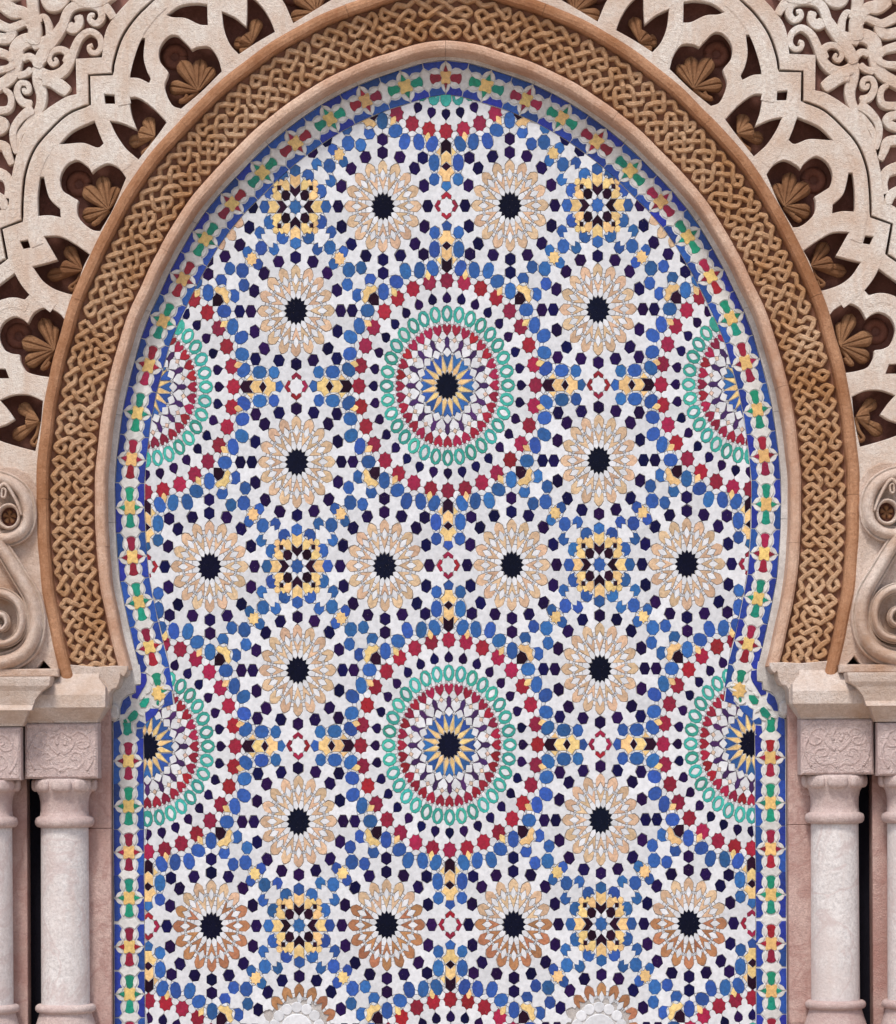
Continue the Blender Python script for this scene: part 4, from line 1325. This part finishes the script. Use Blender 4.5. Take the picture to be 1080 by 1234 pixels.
for sg in (1, -1):
    side = 'left' if sg > 0 else 'right'
    ya = -0.062
    column(77.6, 996, 871.6, 938, ya, f'pink marble column with leafy capital standing right beside the {side} edge of the mosaic', sg, M['carved'], 0,
           [((34.5, 120.5, ya - 0.062), 871), ((34.0, 121.0, ya - 0.063), 869), ((40, 131.2, ya - 0.1), 854), ((44, 132.2, ya - 0.102), 853), ((46, 132.2, ya - 0.1), 838), ((52, 131, ya - 0.076), 829), ((60, 122, ya - 0.05), 818), ((66, 120, ya - 0.02), 806)])
    yo = -0.104
    column(-14.5, 996, 876, 939.5, yo, f'pink marble outer column partly cut off by the {side} picture edge, under the scroll bracket', sg, M['carved'], 0,
           [((-60, 31, yo - 0.064), 875), ((-60, 33.0, yo - 0.066), 872), ((-64, 40, yo - 0.098), 857), ((-70, 44.5, yo - 0.102), 856), ((-70, 45.5, yo - 0.084), 850), ((-72, 48, yo - 0.086), 843), ((-76, 56, yo - 0.09), 833), ((-80, 65, yo - 0.096), 827), ((-80, 66.5, yo - 0.097), 819), ((-80, 66.5, yo - 0.096), 816)])
    jb = empty('stone_jamb', f'narrow dusky pink stone jamb between the {side} column and the mosaic edge', 'jamb', 'stone jambs'); jb['kind'] = 'thing'
    hh = lambda y: U(100, y)[1]
    X0, X1 = U(53, 1050)[0], U(136.0, 1050)[0]
    joints = [-420, hh(1236), hh(998), hh(852)]
    for a, b in zip(joints, joints[1:]):
        mesh_obj('jamb_block', *box(X0, X1, a + 0.25, b - 0.25, -0.04, 0.30, S, 0.6, sg), M['jamb'], jb)
    mesh_obj('slot_shade_slab', *box(U(30, 1050)[0], U(53.4, 1050)[0], -420, hh(880), 0.0, 0.29, S, 0, sg), M['slot_shade'], jb)  # dark slab added to paint the deep shade of the slot
    pr = empty('stone_pier', f'slim pink stone pier edge beside the dark slot, behind the {side} outer column', 'pier', 'stone piers'); pr['kind'] = 'thing'
    X0, X1 = U(-60, 1050)[0], U(33, 1050)[0]
    mesh_obj('pier_block', *box(X0, X1, -420, hh(858), -0.062, 0.30, fac(-0.06), 0.8, sg), M['jamb'], pr)

# ------------------------------------------------------------------ marble spouts at the foot of the panel
for k, c in enumerate(SPOUTS):
    sd = 'left' if k == 0 else 'right'
    r = empty('marble_spout', f'scalloped white marble spout rosette at the bottom edge, {sd} one of the two', 'spout', 'marble spouts')
    wx, wz = c[0] * S, ZC + c[1] * S
    def disc(name, R, y0, dome, mat, par, cx=0.0, cz=0.0, n=28):
        v = [(wx + cx * S, y0 - dome, wz + cz * S)]; fc = []
        rings = 6
        for i in range(1, rings + 1):
            t = i / rings
            y = y0 - dome * math.sqrt(max(0, 1 - t * t))
            for j in range(n):
                a = 2 * pi * j / n
                v.append((wx + (cx + R * t * math.sin(a)) * S, y, wz + (cz + R * t * math.cos(a)) * S))
        for j in range(n): fc.append((0, 1 + (j + 1) % n, 1 + j))
        for i in range(rings - 1):
            for j in range(n):
                a, b = 1 + i * n + j, 1 + i * n + (j + 1) % n
                fc.append((a, b, b + n, a + n))
        return mesh_obj(name, v, [q[::-1] for q in fc], mat, par, True)
    def flat(name, R, y0, hgt, bev, mat, par, cx, cz):
        o = mesh_obj(name, *prism(ngon(20, R), S, hgt, bev), mat, par)
        o.location = (wx + cx * S, y0, wz + cz * S)
        return o
    flat('backing_disc', 33, 0.0, 2.5, 0.4, M['marble'], r, 0, 0)
    for q in range(14):
        a = 2 * pi * q / 14
        flat('scallop', 6.6, -0.0045, 1.5, 0.7, M['white'], r, 27.4 * math.sin(a), 27.4 * math.cos(a))
    flat('boss', 19.6, -0.0045, 1.8, 0.8, M['white'], r, 0, 0)
    disc('nozzle', 6.5, -0.0076, 0.012, M['bronze'], r)

# ------------------------------------------------------------------ setting
w = mesh_obj('wall', *join([box(-1500, 1500, (0 - ZC) / S, 1400, 0.31, 0.5, S)]), M['jamb']); w['kind'] = 'structure'
for sg in (1, -1):
    w = mesh_obj('wall_side', *box(XL - 1100, XL + 2, (0 - ZC) / S, 1400, -0.05, 0.31, S, 0, sg), M['pale']); w['kind'] = 'structure'
w = mesh_obj('wall_upper', *box(XL, -XL, TOPH - 2, 1400, -0.05, 0.31, S), M['pale']); w['kind'] = 'structure'
w = mesh_obj('wall_base', *box(LX0, -LX0, (0 - ZC) / S, BOT - 0.5, -0.03, 0.31, S), M['jamb']); w['kind'] = 'structure'
g = mesh_obj('ground', [(-40, -40, 0), (40, -40, 0), (40, 40, 0), (-40, 40, 0)], [(0, 1, 2, 3)], M['paving']); g['kind'] = 'structure'
print('objects', len(bpy.data.objects), 'tris', sum(len(p.vertices) - 2 for m in bpy.data.meshes for p in m.polygons))
